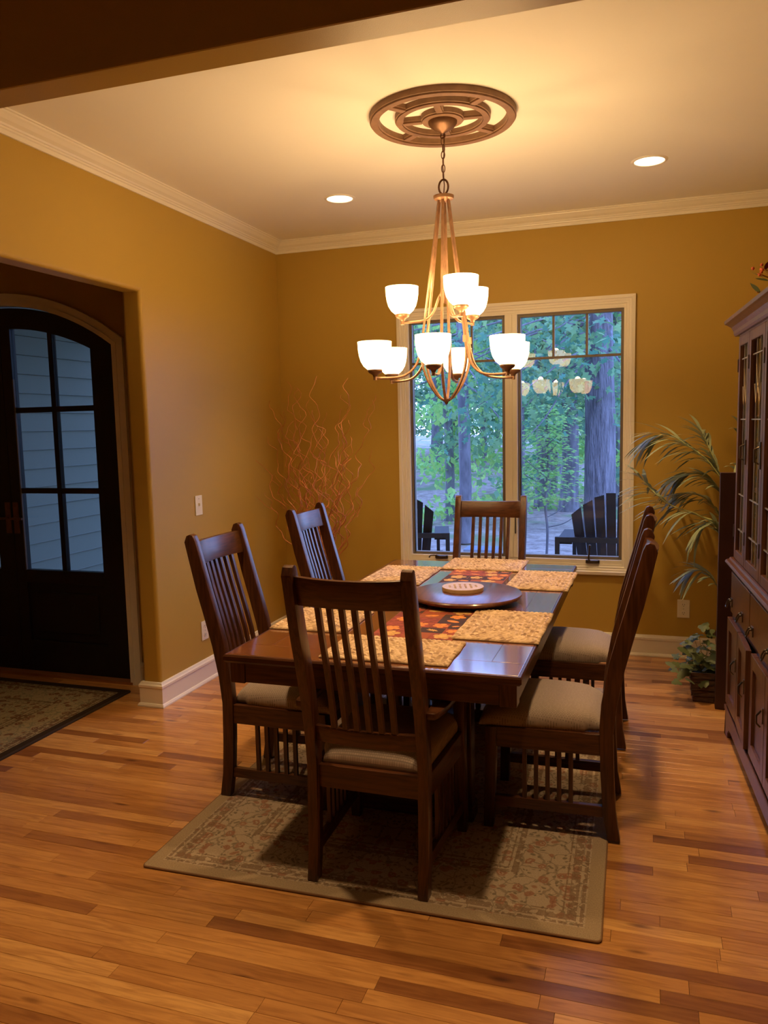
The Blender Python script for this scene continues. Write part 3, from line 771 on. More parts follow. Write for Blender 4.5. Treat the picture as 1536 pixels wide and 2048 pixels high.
# ------------------------------------------------------------------ rugs
RHX, RHY = 0.795, 1.17
RUG1 = rugmat('faded_floral_rug', RHX, RHY, (0.41, 0.32, 0.23), (0.29, 0.13, 0.08), (0.205, 0.16, 0.11), (0.19, 0.12, 0.075), (0.34, 0.255, 0.165))
def rug(name, hx, hy, mat, loc, rz, lab, em, bw=0.004):
    mb = MB(); mb.prism(rounded_rect(-hx, -hy, hx, hy, 0.015), 'z', 0.001, 0.009)
    o = mb.build(name, mat, None, bevel=0.003); o.location = loc; o.rotation_euler = (0, 0, rz); tag(o, lab, 'rug')
    mb = MB(); mb.tube([(p[0], p[1], 0.005) for p in rounded_rect(-hx, -hy, hx, hy, 0.015)], bw, n=8, closed=True)
    mb.build('binding', em, o, smooth=True); return o
rug('area_rug', RHX, RHY, RUG1, (1.668, -1.955, 0), 0.018, 'faded floral beige and brown area rug under the dining table', plain('rug_binding', (0.22, 0.12, 0.06), 0.9))
RUG2 = rugmat('entry_floral_rug', 0.85, 0.535, (0.30, 0.24, 0.14), (0.13, 0.04, 0.025), (0.17, 0.16, 0.10), (0.10, 0.05, 0.03), (0.035, 0.022, 0.014))
rug('entry_rug', 0.85, 0.535, RUG2, (-1.185, -2.055, 0), 0.0, 'floral entry rug with dark brown border by the black door', plain('dark_binding', (0.03, 0.018, 0.012), 0.9), 0.007)

# ------------------------------------------------------------------ dining table
TX0, TX1, TY0, TY1 = 1.165, 2.230, -2.978, -0.940
tcx, tcy = (TX0+TX1)/2, (TY0+TY1)/2
tb = tag(empty('dining_table', (tcx, tcy, 0)), 'long dark red-brown dining table with plank border on a pedestal base', 'table')
hx, hy = (TX1-TX0)/2, (TY1-TY0)/2
g = 0.0008
def tbx(a, b_, name, mat, bv=0.002): return MB().box(a, b_).build(name, mat, tb, bevel=bv)
for s in (-1, 1):
    tbx((-hx+0.012, s*(hy-0.012), 0.738), (hx-0.012, s*(hy-0.145), 0.760), 'end_board', TABLE_X, 0.0015)
    tbx((s*(hx-0.012), -hy+0.145+g, 0.738), (s*(hx-0.122), hy-0.145-g, 0.760), 'side_board', TABLE_Y, 0.0015)
ys = [-hy+0.145+g, -0.28, 0.28, hy-0.145-g]
for i in range(3):
    tbx((-hx+0.122+g, ys[i]+(g if i else 0), 0.738), (hx-0.122-g, ys[i+1]-(g if i < 2 else 0), 0.7598), 'field_board', TABLE_Y, 0.0012)
# moulded rim
mb = MB(); rp = [(0.011, 0.735), (0.011, 0.7592), (0.004, 0.7585), (0.0, 0.752), (0.0, 0.737), (0.008, 0.728), (0.02, 0.728), (0.03, 0.732)]
rings = []
for (sx_, sy_) in ((-1, -1), (1, -1), (1, 1), (-1, 1)): rings.append([(sx_*(hx-o), sy_*(hy-o), z) for o, z in rp])
m = len(rp); vs = [v for r in rings for v in r]; fs = []
for i in range(4):
    for j in range(m): fs.append((i*m+j, ((i+1) % 4)*m+j, ((i+1) % 4)*m+(j+1) % m, i*m+(j+1) % m))
mb.add(vs, fs); mb.build('rim', DARKW_X, tb)
tbx((-hx+0.03, -hy+0.03, 0.7285), (hx-0.03, hy-0.03, 0.7378), 'underside', DARKW_Y, 0)
for s in (-1, 1):
    tbx((-hx+0.075, s*(hy-0.022), 0.655), (hx-0.075, s*(hy-0.046), 0.7285), 'apron', DARKW_X)
    tbx((s*(hx-0.022), -hy+0.075, 0.655), (s*(hx-0.046), hy-0.075, 0.7285), 'apron', DARKW_Y)
    for s2 in (-1, 1): tbx((s*(hx-0.018), s2*(hy-0.018), 0.652), (s*(hx-0.074), s2*(hy-0.074), 0.7285), 'corner_block', DARKW_Z)
# slatted trestle pedestals
for s in (-1, 1):
    yc = s*0.52
    tbx((-0.275, yc-0.045, 0.0105), (0.275, yc+0.045, 0.075), 'foot', DARKW_X, 0.008)
    tbx((-0.36, yc-0.035, 0.60), (0.36, yc+0.035, 0.655), 'bearer', DARKW_X, 0.004)
    for sx_ in (-1, 1): tbx((sx_*0.232-0.035, yc-0.035, 0.075), (sx_*0.232+0.035, yc+0.035, 0.60), 'post', DARKW_Z, 0.004)
    for k in range(5): xk = -0.14+0.07*k; tbx((xk-0.013, yc-0.012, 0.075), (xk+0.013, yc+0.012, 0.60), 'slat', DARKW_Z, 0.002)
tbx((-0.05, -0.475, 0.16), (0.05, 0.475, 0.20), 'stretcher', DARKW_Y, 0.004)

# ------------------------------------------------------------------ chairs
BACK = [(0, -0.046), (0.10, -0.030), (0.25, -0.022), (0.407, -0.018), (0.52, -0.030), (0.65, -0.055), (0.77, -0.086), (0.885, -0.118), (1.00, -0.144), (1.085, -0.163)]
FRONT = [(0, 0.0), (0.10, 0.017), (0.25, 0.027), (0.43, 0.032), (0.52, 0.026), (0.67, 0.0), (0.77, -0.026), (0.885, -0.058), (1.00, -0.088), (1.09, -0.112)]
def interp(T, z):
    for i in range(len(T)-1):
        if z <= T[i+1][0]:
            t = (z-T[i][0])/(T[i+1][0]-T[i][0]); return T[i][1] + t*(T[i+1][1]-T[i][1])
    return T[-1][1]
def midy(z): return (interp(BACK, z) + interp(FRONT, z))/2
def make_chair(arms):
    c = empty('dining_armchair' if arms else 'dining_chair')
    HWD = 0.215; pw = 0.036
    poly = [(y, z) for z, y in FRONT] + [(-0.122, 1.112), (-0.136, 1.118), (-0.152, 1.112)] + [(y, z) for z, y in BACK[::-1]]
    for s in (-1, 1): MB().prism(poly, 'x', s*(HWD-pw), s*HWD).build('rear_leg', DARKW_Z, c, bevel=0.003, smooth=30)
    inn = HWD - pw
    def curved_rail(z0, z1, th, bow, name, dip=0.0, yo=0.0):
        mb = MB(); n = 12; vs = []; fs = []
        for i in range(n+1):
            x = -inn + 2*inn*i/n; q = 1-(x/inn)**2; bb = bow*q
            for z, yy in ((z0, -th/2), (z0, th/2), (z1-dip*q, th/2), (z1-dip*q, -th/2)): vs.append((x, midy(z)+yo-bb+yy, z))
        for i in range(n):
            for k in range(4): fs.append((i*4+k, (i+1)*4+k, (i+1)*4+(k+1) % 4, i*4+(k+1) % 4))
        fs.append((0, 1, 2, 3)); fs.append(tuple(n*4+k for k in (3, 2, 1, 0))); mb.add(vs, fs)
        return mb.build(name, DARKW_X, c, bevel=0.003, smooth=30)
    curved_rail(0.985, 1.083, 0.024, 0.026, 'crest_rail', 0.004)
    curved_rail(0.492, 0.548, 0.024, 0.022, 'back_rail', 0.0)
    for k in range(6):
        x = (-2.5+k)*0.0425; q = 1-(x/inn)**2; mb = MB(); n = 8; vs = []; fs = []
        for i in range(n+1):
            z = 0.545 + (0.988-0.545)*i/n; yc = midy(z) - (0.022+0.004*i/n)*q
            for xx, yy in ((-0.009, -0.008), (0.009, -0.008), (0.009, 0.008), (-0.009, 0.008)): vs.append((x+xx, yc+yy, z))
        for i in range(n):
            for j in range(4): fs.append((i*4+j, i*4+(j+1) % 4, (i+1)*4+(j+1) % 4, (i+1)*4+j))
        fs.append((3, 2, 1, 0)); fs.append(tuple(n*4+j for j in range(4))); mb.add(vs, fs)
        mb.build('back_slat', DARKW_Z, c, smooth=30)
    fx = 0.222 if not arms else 0.235
    # front legs
    for s in (-1, 1):
        zt = 0.402 if not arms else 0.640
        mb = MB(); vs = []
        for z, x0, x1, y0, y1 in ((0, fx-0.036, fx, 0.424, 0.461), (0.12, fx-0.041, fx, 0.417, 0.458), (0.40, fx-0.041, fx, 0.408, 0.450), (zt, fx-0.038, fx, 0.408, 0.448)):
            vs += [(s*x0, y0, z), (s*x1, y0, z), (s*x1, y1, z), (s*x0, y1, z)]
        fs = [(3, 2, 1, 0), (12, 13, 14, 15)] + [(i*4+j, i*4+(j+1) % 4, (i+1)*4+(j+1) % 4, (i+1)*4+j) for i in range(3) for j in range(4)]
        mb.add(vs, fs).build('front_leg', DARKW_Z, c, bevel=0.003, smooth=30)
        # side apron, stretcher, slats
        xa = s*(HWD-0.018); xf = s*(fx-0.020)
        def bar4(y0, y1, z0, z1, th, name, mat):
            mb = MB(); mb.add([(xa-th/2, y0, z0), (xa+th/2, y0, z0), (xf+th/2, y1, z0), (xf-th/2, y1, z0), (xa-th/2, y0, z1), (xa+th/2, y0, z1), (xf+th/2, y1, z1), (xf-th/2, y1, z1)],
                              [(0,3,2,1),(4,5,6,7),(0,1,5,4),(1,2,6,5),(2,3,7,6),(3,0,4,7)]); return mb.build(name, mat, c, bevel=0.002)
        bar4(0.026, 0.410, 0.322, 0.402, 0.024, 'side_apron', DARKW_Y); bar4(0.016, 0.418, 0.085, 0.126, 0.022, 'side_stretcher', DARKW_Y)
        for k in range(5):
            yk = 0.134+0.0428*k; x = xa + (xf-xa)*(yk-0.03)/0.38
            MB().box((x-0.007, yk-0.008, 0.124), (x+0.007, yk+0.008, 0.324)).build('side_slat', DARKW_Z, c)
        if arms:
            xb = s*(HWD+0.012); xr = s*(fx-0.004)
            pts = cr([(xb, -0.03, 0.622), (xb+s*0.008, 0.08, 0.618), (xb+s*0.014, 0.22, 0.632), (xr, 0.36, 0.652), (xr-s*0.002, 0.485, 0.648)], 5)
            mb = MB(); vs = []; fs = []; n = len(pts)
            for i, p in enumerate(pts):
                wd = 0.020+0.010*math.sin(PI*min(1, i/(n-1)*1.1)*0.9); wd = 0.016 if i == 0 else wd
                for dx_, dz_ in ((-wd, -0.011), (wd, -0.011), (wd, 0.011), (-wd, 0.011)): vs.append((p.x+dx_, p.y, p.z+dz_))
            for i in range(n-1):
                for j in range(4): fs.append((i*4+j, i*4+(j+1) % 4, (i+1)*4+(j+1) % 4, (i+1)*4+j))
            fs.append((3, 2, 1, 0)); fs.append(tuple((n-1)*4+j for j in range(4))); mb.add(vs, fs)
            mb.build('arm', DARKW_Y, c, bevel=0.005, smooth=35)
    MB().box((-inn, 0.002, 0.322), (inn, 0.026, 0.402)).build('rear_apron', DARKW_X, c, bevel=0.002)
    MB().box((-fx+0.04, 0.418, 0.322), (fx-0.04, 0.442, 0.402)).build('front_apron', DARKW_X, c, bevel=0.002)
    # upholstered seat: superellipse crown
    mb = MB(); nu, nv = 28, 28; vs = []; fs = []
    sw_, y0, y1 = 0.222, 0.020, 0.478
    def prof(t): return (max(0, 1-abs(t)**5))**(1/2.6)
    for j in range(nv+1):
        v = -1+2*j/nv; v = math.sin(v*PI/2)
        for i in range(nu+1):
            u = -1+2*i/nu; u = math.sin(u*PI/2)
            f = prof(u)*prof(v); tp = 0.90 + 0.10*(v+1)/2
            notch = 1.0
            x = sw_*u*tp*(0.955+0.045*f); y = (y0+y1)/2 + (y1-y0)/2*v
            if v < -0.75: x *= 0.90
            vs.append((x, y, 0.408 + 0.070*f + 0.018*(1-u*u)*(1-v*v)))
    for j in range(nv):
        for i in range(nu): a = j*(nu+1)+i; fs.append((a, a+1, a+nu+2, a+nu+1))
    o0 = len(vs)
    # underside rim
    per = [i for i in range(nu+1)] + [j*(nu+1)+nu for j in range(1, nv+1)] + [nv*(nu+1)+i for i in range(nu-1, -1, -1)] + [j*(nu+1) for j in range(nv-1, 0, -1)]
    for pidx in per: p = vs[pidx]; vs.append((p[0]*0.99, p[1], 0.4025))
    n = len(per)
    for k in range(n): fs.append((per[k], o0+k, o0+(k+1) % n, per[(k+1) % n]))
    fs.append(tuple(o0+k for k in range(n)))
    mb.add(vs, fs); mb.build('seat_cushion', FABRIC, c, smooth=60)
    return c
side = make_chair(False); armc = make_chair(True)
RZ = 0.0105
for i, (x, y, rz, lab) in enumerate((
    (2.470, -2.300, PI/2+0.02, 'dark slat-back side chair at the right of the table, nearer the camera'),
    (2.472, -1.425, PI/2, 'dark slat-back side chair at the right of the table, nearer the window'),
    (0.935, -2.365, -PI/2, 'dark slat-back side chair at the left of the table, in front of the light switch'),
    (0.935, -1.395, -PI/2, 'dark slat-back side chair at the left, in front of the curly branches'))):
    if i == 0: o = side; o.location = (x, y, RZ-0.0007); o.rotation_euler = (0, 0, rz)
    else: o = dup(side, (x, y, RZ-0.0007), rz)
    tag(o, lab, 'chair', 'slat-back dining chairs')
armc.location = (1.722, -3.022, RZ-0.0007); armc.rotation_euler = (0, 0, -0.01)
tag(armc, 'dark slat-back armchair at the near end of the table, back to the camera', 'chair', 'slat-back dining chairs')
o = dup(armc, (1.704, -0.835, RZ-0.0007), PI)
tag(o, 'dark slat-back armchair at the far end of the table, under the window', 'chair')

# ------------------------------------------------------------------ things on the table
def placemat_mesh():
    Lx, Ly = 0.46, 0.33; nx, ny = 184, 132; w_ = 0.0206
    vs = []; fs = []; tn = []
    rnd = random.Random(3); cell = {}
    for j in range(ny+1):
        for i in range(nx+1):
            x = -Lx/2+Lx*i/nx; y = -Ly/2+Ly*j/ny
            dx_ = Lx/2-abs(x); dy_ = Ly/2-abs(y)
            horiz = dy_ < dx_
            d = min(dx_, dy_); al = x if horiz else y
            r = int(d/w_); fr = d/w_-r
            ph = al/0.0185 + (0.5 if r % 2 else 0)
            chev = (0.5-abs(fr-0.5))*1.3
            q = (ph + chev) % 1.0
            z = 0.0020 + 0.0085*math.sqrt(max(0, math.sin(PI*min(1, max(0, fr)))))*(0.45+0.55*math.sin(PI*q))
            if d < 1e-6: z = 0.002
            wob = 0.0015*math.sin(al*37+r)
            vs.append((x + (wob if not horiz else 0), y + (wob if horiz else 0), z))
    for j in range(ny):
        for i in range(nx):
            a = j*(nx+1)+i; fs.append((a, a+1, a+nx+2, a+nx+1))
            x = -Lx/2+Lx*(i+.5)/nx; y = -Ly/2+Ly*(j+.5)/ny
            dx_ = Lx/2-abs(x); dy_ = Ly/2-abs(y); hz = dy_ < dx_; d = min(dx_, dy_); al = x if hz else y
            rr__ = int(d/w_); f__ = d/w_-rr__; key = (int(d/w_*2), math.floor(al/0.0185 + (0.5 if rr__ % 2 else 0) + (0.5-abs(f__-0.5))*1.3), hz, x > 0, y > 0)
            if key not in cell: cell[key] = min(1, max(0, rnd.gauss(0.5, 0.27)))
            tn.append(cell[key])
    # skirt
    per = [i for i in range(nx+1)] + [j*(nx+1)+nx for j in range(1, ny+1)] + [ny*(nx+1)+i for i in range(nx-1, -1, -1)] + [j*(nx+1) for j in range(ny-1, 0, -1)]
    o0 = len(vs)
    for p in per: vs.append((vs[p][0], vs[p][1], 0.0))
    n = len(per)
    for k in range(n): fs.append((per[k], o0+k, o0+(k+1) % n, per[(k+1) % n])); tn.append(0.35)
    me = bpy.data.meshes.new('placemat'); me.from_pydata(vs, [], fs); me.materials.append(STRAW)
    at = me.attributes.new('tone', 'FLOAT', 'FACE'); at.data.foreach_set('value', tn)
    me.polygons.foreach_set('use_smooth', [True]*len(fs)); me.update(); return me
pm = placemat_mesh()
TZ = 0.7605
for (x, y, rz, lx, ly, lab) in (
    (1.748, -2.790, 0.0, 0.462, 0.290, 'braided straw placemat at the near end of the table, behind the armchair back'),
    (2.072, -2.362, PI/2-0.01, 0.462, 0.325, 'braided straw placemat at the near right of the table, beside the runner'),
    (2.100, -1.430, PI/2-0.02, 0.462, 0.305, 'braided straw placemat at the far right of the table, past the turntable'),
    (1.735, -1.045, 0.0, 0.440, 0.340, 'braided straw placemat at the far end of the table, nearest the window'),
    (1.360, -1.425, PI/2, 0.480, 0.320, 'braided straw placemat at the far left of the table, past the turntable'),
    (1.330, -2.440, PI/2, 0.350, 0.325, 'braided straw placemat at the near left of the table, seen through the armchair slats')):
    o = bpy.data.objects.new('placemat', pm); COL.objects.link(o); o.location = (x, y, TZ+0.0012); o.rotation_euler = (0, 0, rz)
    o.scale = (lx/0.46, ly/0.33, 1.0); tag(o, lab, 'placemat', 'braided placemats on the table')

# leaf-print runner: cloth patches with printed leaves as flat inlaid shapes
RM = [plain('runner_maroon', (0.22, 0.045, 0.022), 0.85), plain('runner_rust', (0.33, 0.085, 0.025), 0.85), plain('runner_brown_black', (0.055, 0.025, 0.022), 0.85),
      plain('runner_orange_leaf', (0.72, 0.26, 0.055), 0.85, var=0.35, vscale=60), plain('runner_gold_leaf', (0.62, 0.36, 0.11), 0.85, var=0.3, vscale=60), plain('runner_red', (0.30, 0.06, 0.03), 0.85, var=0.4, vscale=40)]
mb = MB(); rx0, rx1, ry0, ry1 = -0.160, 0.160, -0.82, 0.83
mb.box((rx0, ry0, 0), (rx1, ry1, 0.0012), mi=1)
def leaf_poly(kind, s, rot, cx, cy):
    pts = []
    n = 40
    for i in range(n):
        a = 2*PI*i/n
        if kind == 0: r = 0.55+0.45*abs(math.cos(2.5*a))**0.7*(0.75+0.25*math.cos(a))      # maple
        elif kind == 1: r = 0.55+0.16*math.cos(9*a); r = r*(1.0/ max(0.55, math.sqrt((math.cos(a)/1.5)**2+(math.sin(a)/0.75)**2)))*0.62  # oak
        else: r = 0.75/math.sqrt((math.cos(a)/1.25)**2+(math.sin(a)/0.6)**2)*0.8
        pts.append((cx+s*r*math.cos(a+rot), cy+s*r*math.sin(a+rot)))
    return pts
rr = random.Random(11); yy = ry0+0.003; rowi = 0
while yy < ry1-0.02:
    hh = rr.choice((0.075, 0.085, 0.095)); xx = rx0+0.002; hh = min(hh, ry1-yy-0.002)
    while xx < rx1-0.02:
        ww = rr.choice((0.085, 0.10, 0.12, 0.075)); ww = ww if rx1-xx-ww > 0.05 else rx1-xx-0.002
        z1 = 0.0016; mb.box((xx, yy, 0.0012), (xx+ww-0.003, yy+hh-0.003, z1), mi=rr.choice((0, 2, 2, 5, 1)))
        k = rr.choice((0, 0, 1, 2)); s = min(ww, hh)*0.52*(1.15 if k == 1 else 1)
        P = leaf_poly(k, s, rr.uniform(-0.5, 0.5), xx+ww/2, yy+hh/2)
        P = [(min(xx+ww-0.004, max(xx+0.001, p[0])), min(yy+hh-0.004, max(yy+0.001, p[1]))) for p in P]
        c_ = (xx+ww/2, yy+hh/2, z1+0.0003); n = len(P)
        mb.add([c_] + [(p[0], p[1], z1+0.0003) for p in P], [(0, i+1, (i+1) % n+1) for i in range(n)], mi=rr.choice((3, 3, 4, 4, 5)))
        xx += ww
    yy += hh; rowi += 1
me = bpy.data.meshes.new('table_runner'); me.from_pydata(mb.v, [], mb.f)
for m_ in RM: me.materials.append(m_)
me.polygons.foreach_set('material_index', mb.mi); me.update()
o = bpy.data.objects.new('table_runner', me); COL.objects.link(o); o.location = (1.757, -1.955, TZ-0.0002)
tag(o, 'maroon and orange autumn leaf print runner along the table centre', 'table runner')

ls = tag(empty('lazy_susan', (1.822, -1.945, 0.7625)), 'round dark wood turntable in the middle of the dining table', 'turntable')
MB().lathe([(0.0001, 0.0), (0.085, 0.0), (0.085, 0.012), (0.0001, 0.012)], n=40).build('base', DARKW_X, ls, bevel=0.001)
MB().lathe([(0.0001, 0.012), (0.225, 0.012), (0.242, 0.016), (0.252, 0.024), (0.254, 0.031), (0.250, 0.036), (0.244, 0.038), (0.0001, 0.038)], n=96).build('tray', SUSAN, ls, smooth=30)
# trivet: disc with slots cut through, made from a filled curve with holes
cu = bpy.data.curves.new('trivet', 'CURVE'); cu.dimensions = '2D'; cu.fill_mode = 'BOTH'; cu.extrude = 0.0075; cu.bevel_depth = 0.0012
def spline(pts):
    sp = cu.splines.new('POLY'); sp.points.add(len(pts)-1)
    for q, p in zip(sp.points, pts): q.co = (p[0], p[1], 0, 1)
    sp.use_cyclic_u = True
spline([(0.094*math.cos(2*PI*k/64), 0.094*math.sin(2*PI*k/64)) for k in range(64)])
for i in range(6):
    x = -0.060+0.024*i
    for y in ((-0.0125, 0.0125, -0.0375, 0.0375) if 0 < i < 5 else (-0.0125, 0.0125)):
        spline([(x-0.006, y-0.009), (x-0.006, y+0.009), (x+0.006, y+0.009), (x+0.006, y-0.009)])
tmp = bpy.data.objects.new('tmp_curve', cu); COL.objects.link(tmp)
dg = bpy.context.evaluated_depsgraph_get(); me = bpy.data.meshes.new_from_object(tmp.evaluated_get(dg))
bpy.data.objects.remove(tmp)
me.materials.clear(); me.materials.append(MAPLE)
o = bpy.data.objects.new('trivet', me); COL.objects.link(o); o.location = (1.800, -1.905, 0.7625+0.038+0.0088); o.rotation_euler = (0, 0, 0.3)
tag(o, 'pale round wooden trivet with cut-out slots on the turntable', 'trivet')

# ------------------------------------------------------------------ china cabinet, front plane local y=0 facing -y, rotated to face the room
# local frame: +X runs from the far end towards the camera (s), +Y goes into the wall
TH = math.radians(3)
cab = tag(empty('china_cabinet', (2.998, -1.300, 0), -(PI/2) + TH), 'tall dark wood china cabinet with leaded glass doors at the right wall', 'cabinet')
CL, CD = 1.56, 0.40
def cb(a, b_, name, mat, parent=cab, bv=0.002): return MB().box(a, b_).build(name, mat, parent, bevel=bv)
# note: local +X -> world direction (sin TH, -cos TH); local +Y -> world (cos TH, sin TH) (towards the wall)
body = MB(); body.box((0.0, 0.0, 0.15), (CL, 0.02, 0.17)); body.box((0, 0, 0.15), (0.02, CD, 0.845)); body.box((CL-0.02, 0, 0.15), (CL, CD, 0.845))
body.box((0, CD-0.015, 0.15), (CL, CD, 0.845)); body.box((0, 0.0, 0.15), (CL, CD, 0.17)); body.box((0, 0, 0.595), (CL, 0.02, 0.845)); body.box((0.295, 0.0, 0.15), (0.312, 0.02, 0.6))
body.box((0.0, 0.0, 0.15), (0.012, 0.02, 0.6)); body.box((0.63, 0.0, 0.15), (0.645, 0.3, 0.6)); body.box((CL-0.30, 0, 0.15), (CL-0.285, 0.02, 0.6))
body.build('lower_body', CABW, cab, bevel=0.002)
# plinth with arched cut-outs (bracket feet)
mb = MB()
pl = [(-0.02, 0.0), (0.045, 0.0), (0.055, 0.03), (0.09, 0.055), (0.14, 0.06), (CL-0.12, 0.06), (CL-0.07, 0.055), (CL-0.035, 0.03), (CL-0.025, 0), (CL+0.02, 0), (CL+0.02, 0.135), (CL, 0.15), (0, 0.15), (-0.02, 0.135)]
mb.prism(pl, 'y', -0.018, 0.004); mb.box((-0.02, -0.018, 0), (-0.002, CD, 0.14)); mb.box((CL+0.002, -0.018, 0), (CL+0.02, CD, 0.14))
mb.box((-0.024, -0.024, 0.128), (CL+0.024, 0.01, 0.150))
mb.build('plinth', CABH, cab, bevel=0.003)
mb = MB(); mb.prism([(CD, 0.845), (-0.015, 0.845), (-0.03, 0.855), (-0.036, 0.864), (-0.03, 0.874), (-0.016, 0.878), (-0.012, 0.886), (CD, 0.886)], 'x', -0.035, CL+0.035)
mb.build('counter', CABH, cab, bevel=0.002)
# drawers with bail pulls
for k in range(3):
    x0 = 0.02+k*0.51; x1 = x0+0.50
    d = cb((x0, -0.012, 0.628), (x1, 0.0, 0.825), 'drawer', CABH, bv=0.004)
    for xk in ((0.058, 0.352) if k == 0 else (x0+0.075, x1-0.09)):
        mb = MB(); mb.box((xk-0.020, -0.017, 0.660), (xk+0.020, -0.012, 0.700)); mb.sphere((xk-0.014, -0.022, 0.690), 0.006, 8, 6); mb.sphere((xk+0.014, -0.022, 0.690), 0.006, 8, 6)
        mb.tube([(xk-0.014, -0.026, 0.690), (xk-0.017, -0.034, 0.672), (xk-0.010, -0.038, 0.658), (xk+0.010, -0.038, 0.658), (xk+0.017, -0.034, 0.672), (xk+0.014, -0.026, 0.690)], 0.0035, n=6)
        mb.build('pull', KNOB, d, smooth=35)
def pdoor(x0, x1, z0, z1, ang, hinge, label=None):
    # panel door hinged at local x=hinge
    wd = x1-x0; e = empty('door'); e.parent = cab; e.location = (hinge, -0.001, 0); e.rotation_euler = (0, 0, ang)
    sx_ = 1 if hinge <= x0+1e-4 else -1
    def bx(a, b_, n, mat, bv=0.002):
        q = MB().box((sx_*a[0], a[1], a[2]), (sx_*b_[0], b_[1], b_[2])); return q
    m1 = MB()
    for (a, b_) in (((0, -0.022, z0), (0.052, 0, z1)), ((wd-0.052, -0.022, z0), (wd, 0, z1)), ((0.052, -0.022, z0), (wd-0.052, 0, z0+0.055)), ((0.052, -0.022, z1-0.055), (wd-0.052, 0, z1))):
        m1.box((sx_*a[0], a[1], a[2]), (sx_*b_[0], b_[1], b_[2]))
    m1.build('door_frame', CABW, e, bevel=0.002)
    m2 = MB(); m2.box((sx_*0.052, -0.012, z0+0.055), (sx_*(wd-0.052), -0.004, z1-0.055)); m2.build('door_panel', CABW, e, bevel=0.003)
    m3 = MB(); xk = sx_*(wd-0.026); zz = (z0+z1)/2+0.05
    m3.box((xk-0.009, -0.026, zz-0.03), (xk+0.009, -0.022, zz+0.03)); m3.tube([(xk, -0.028, zz+0.02), (xk, -0.044, zz), (xk, -0.044, zz-0.03), (xk, -0.030, zz-0.045)], 0.004, n=6); m3.build('pull', KNOB, e, smooth=35)
    return e
pdoor(0.006, 0.300, 0.172, 0.598, 0.0, 0.006)
pdoor(0.308, 0.605, 0.172, 0.598, -math.radians(2.5), 0.308)
pdoor(0.640, 0.945, 0.172, 0.598, 0.0, 0.640)
pdoor(0.950, 1.255, 0.172, 0.598, 0.0, 0.950)
cb((0.30, 0.25, 0.17), (0.62, 0.26, 0.59), 'inner_shelf', CABW)
# hutch
UX0, UZ0, UZ1 = 0.0, 0.886, 1.950
mb = MB(); mb.box((0, 0.02, UZ0), (0.018, CD, UZ1)); mb.box((CL-0.018, 0.02, UZ0), (CL, CD, UZ1)); mb.box((0, CD-0.012, UZ0), (CL, CD, UZ1)); mb.box((0, 0.02, UZ1-0.02), (CL, CD, UZ1))
mb.box((0, 0.0, UZ1-0.018), (CL, 0.022, UZ1))
mb.build('hutch_body', CABW, cab, bevel=0.002)
mb = MB(); mb.prism([(0.02, 1.940), (-0.012, 1.940), (-0.018, 1.950), (-0.020, 1.965), (-0.030, 1.982), (-0.050, 1.994), (-0.060, 1.998), (-0.062, 2.012), (-0.056, 2.018), (0.02, 2.018)], 'x', -0.055, CL+0.055)
mb.box((-0.055, 0.0, 1.950), (CL+0.055, CD, 2.018))
mb.build('cornice', CABH, cab, bevel=0.002)
for z in (1.22, 1.56): cb((0.02, 0.05, z), (CL-0.02, CD-0.02, z+0.008), 'shelf', CABH)
xs = [0.0, 0.283, 0.633, 0.935, CL]
for k in range(4):
    x0, x1 = xs[k]+0.002, xs[k+1]-0.002; z0, z1 = UZ0+0.004, UZ1-0.020; e_ = 0.043
    if k == 3: x1 = x0+0.33
    mb = MB(); mb.box((x0, -0.002, z0), (x0+e_, 0.020, z1)); mb.box((x1-e_, -0.002, z0), (x1, 0.020, z1)); mb.box((x0+e_, -0.002, z0), (x1-e_, 0.020, z0+e_)); mb.box((x0+e_, -0.002, z1-e_), (x1-e_, 0.020, z1))
    dr = mb.build('glass_door', CABW, cab, bevel=0.004)
    MB().box((x0+e_-0.004, 0.010, z0+e_-0.004), (x1-e_+0.004, 0.013, z1-e_+0.004)).build('pane', CPANE, dr)
    # leaded pattern: two uprights, cross bars and a bevelled tulip
    a, b_ = x0+e_, x1-e_; c_ = (a+b_)/2; q = (b_-a); mb = MB()
    for xx in (c_-q*0.16, c_+q*0.16): mb.box((xx-0.0025, 0.006, z0+e_), (xx+0.0025, 0.011, z1-e_))
    for zz in (z0+e_+0.10, 1.55, z1-e_-0.06, 1.20): mb.box((a, 0.006, zz-0.0025), (b_, 0.011, zz+0.0025))
    mb.tube([(c_-q*0.30, 0.008, 1.70), (c_-q*0.16, 0.008, 1.62), (c_, 0.008, 1.70), (c_+q*0.16, 0.008, 1.62), (c_+q*0.30, 0.008, 1.70)], 0.003, n=6)
    mb.tube([(c_-q*0.16, 0.008, 1.78), (c_, 0.008, 1.66), (c_+q*0.16, 0.008, 1.78)], 0.003, n=6)
    mb.build('leading', LEAD, dr)
    xk = x1-0.02 if k % 2 == 0 else x1-0.02
    mb = MB(); mb.box((xk-0.010, -0.007, 1.35), (xk+0.010, -0.002, 1.46)); mb.tube([(xk, -0.008, 1.44), (xk, -0.026, 1.43), (xk, -0.026, 1.38), (xk, -0.008, 1.37)], 0.004, n=6)
    mb.build('pull', KNOB, dr, smooth=35)
    for zz in (1.02, 1.80): cb((x0-0.003, -0.006, zz-0.03), (x0+0.003, 0.0, zz+0.03), 'hinge', KNOB, dr, 0)
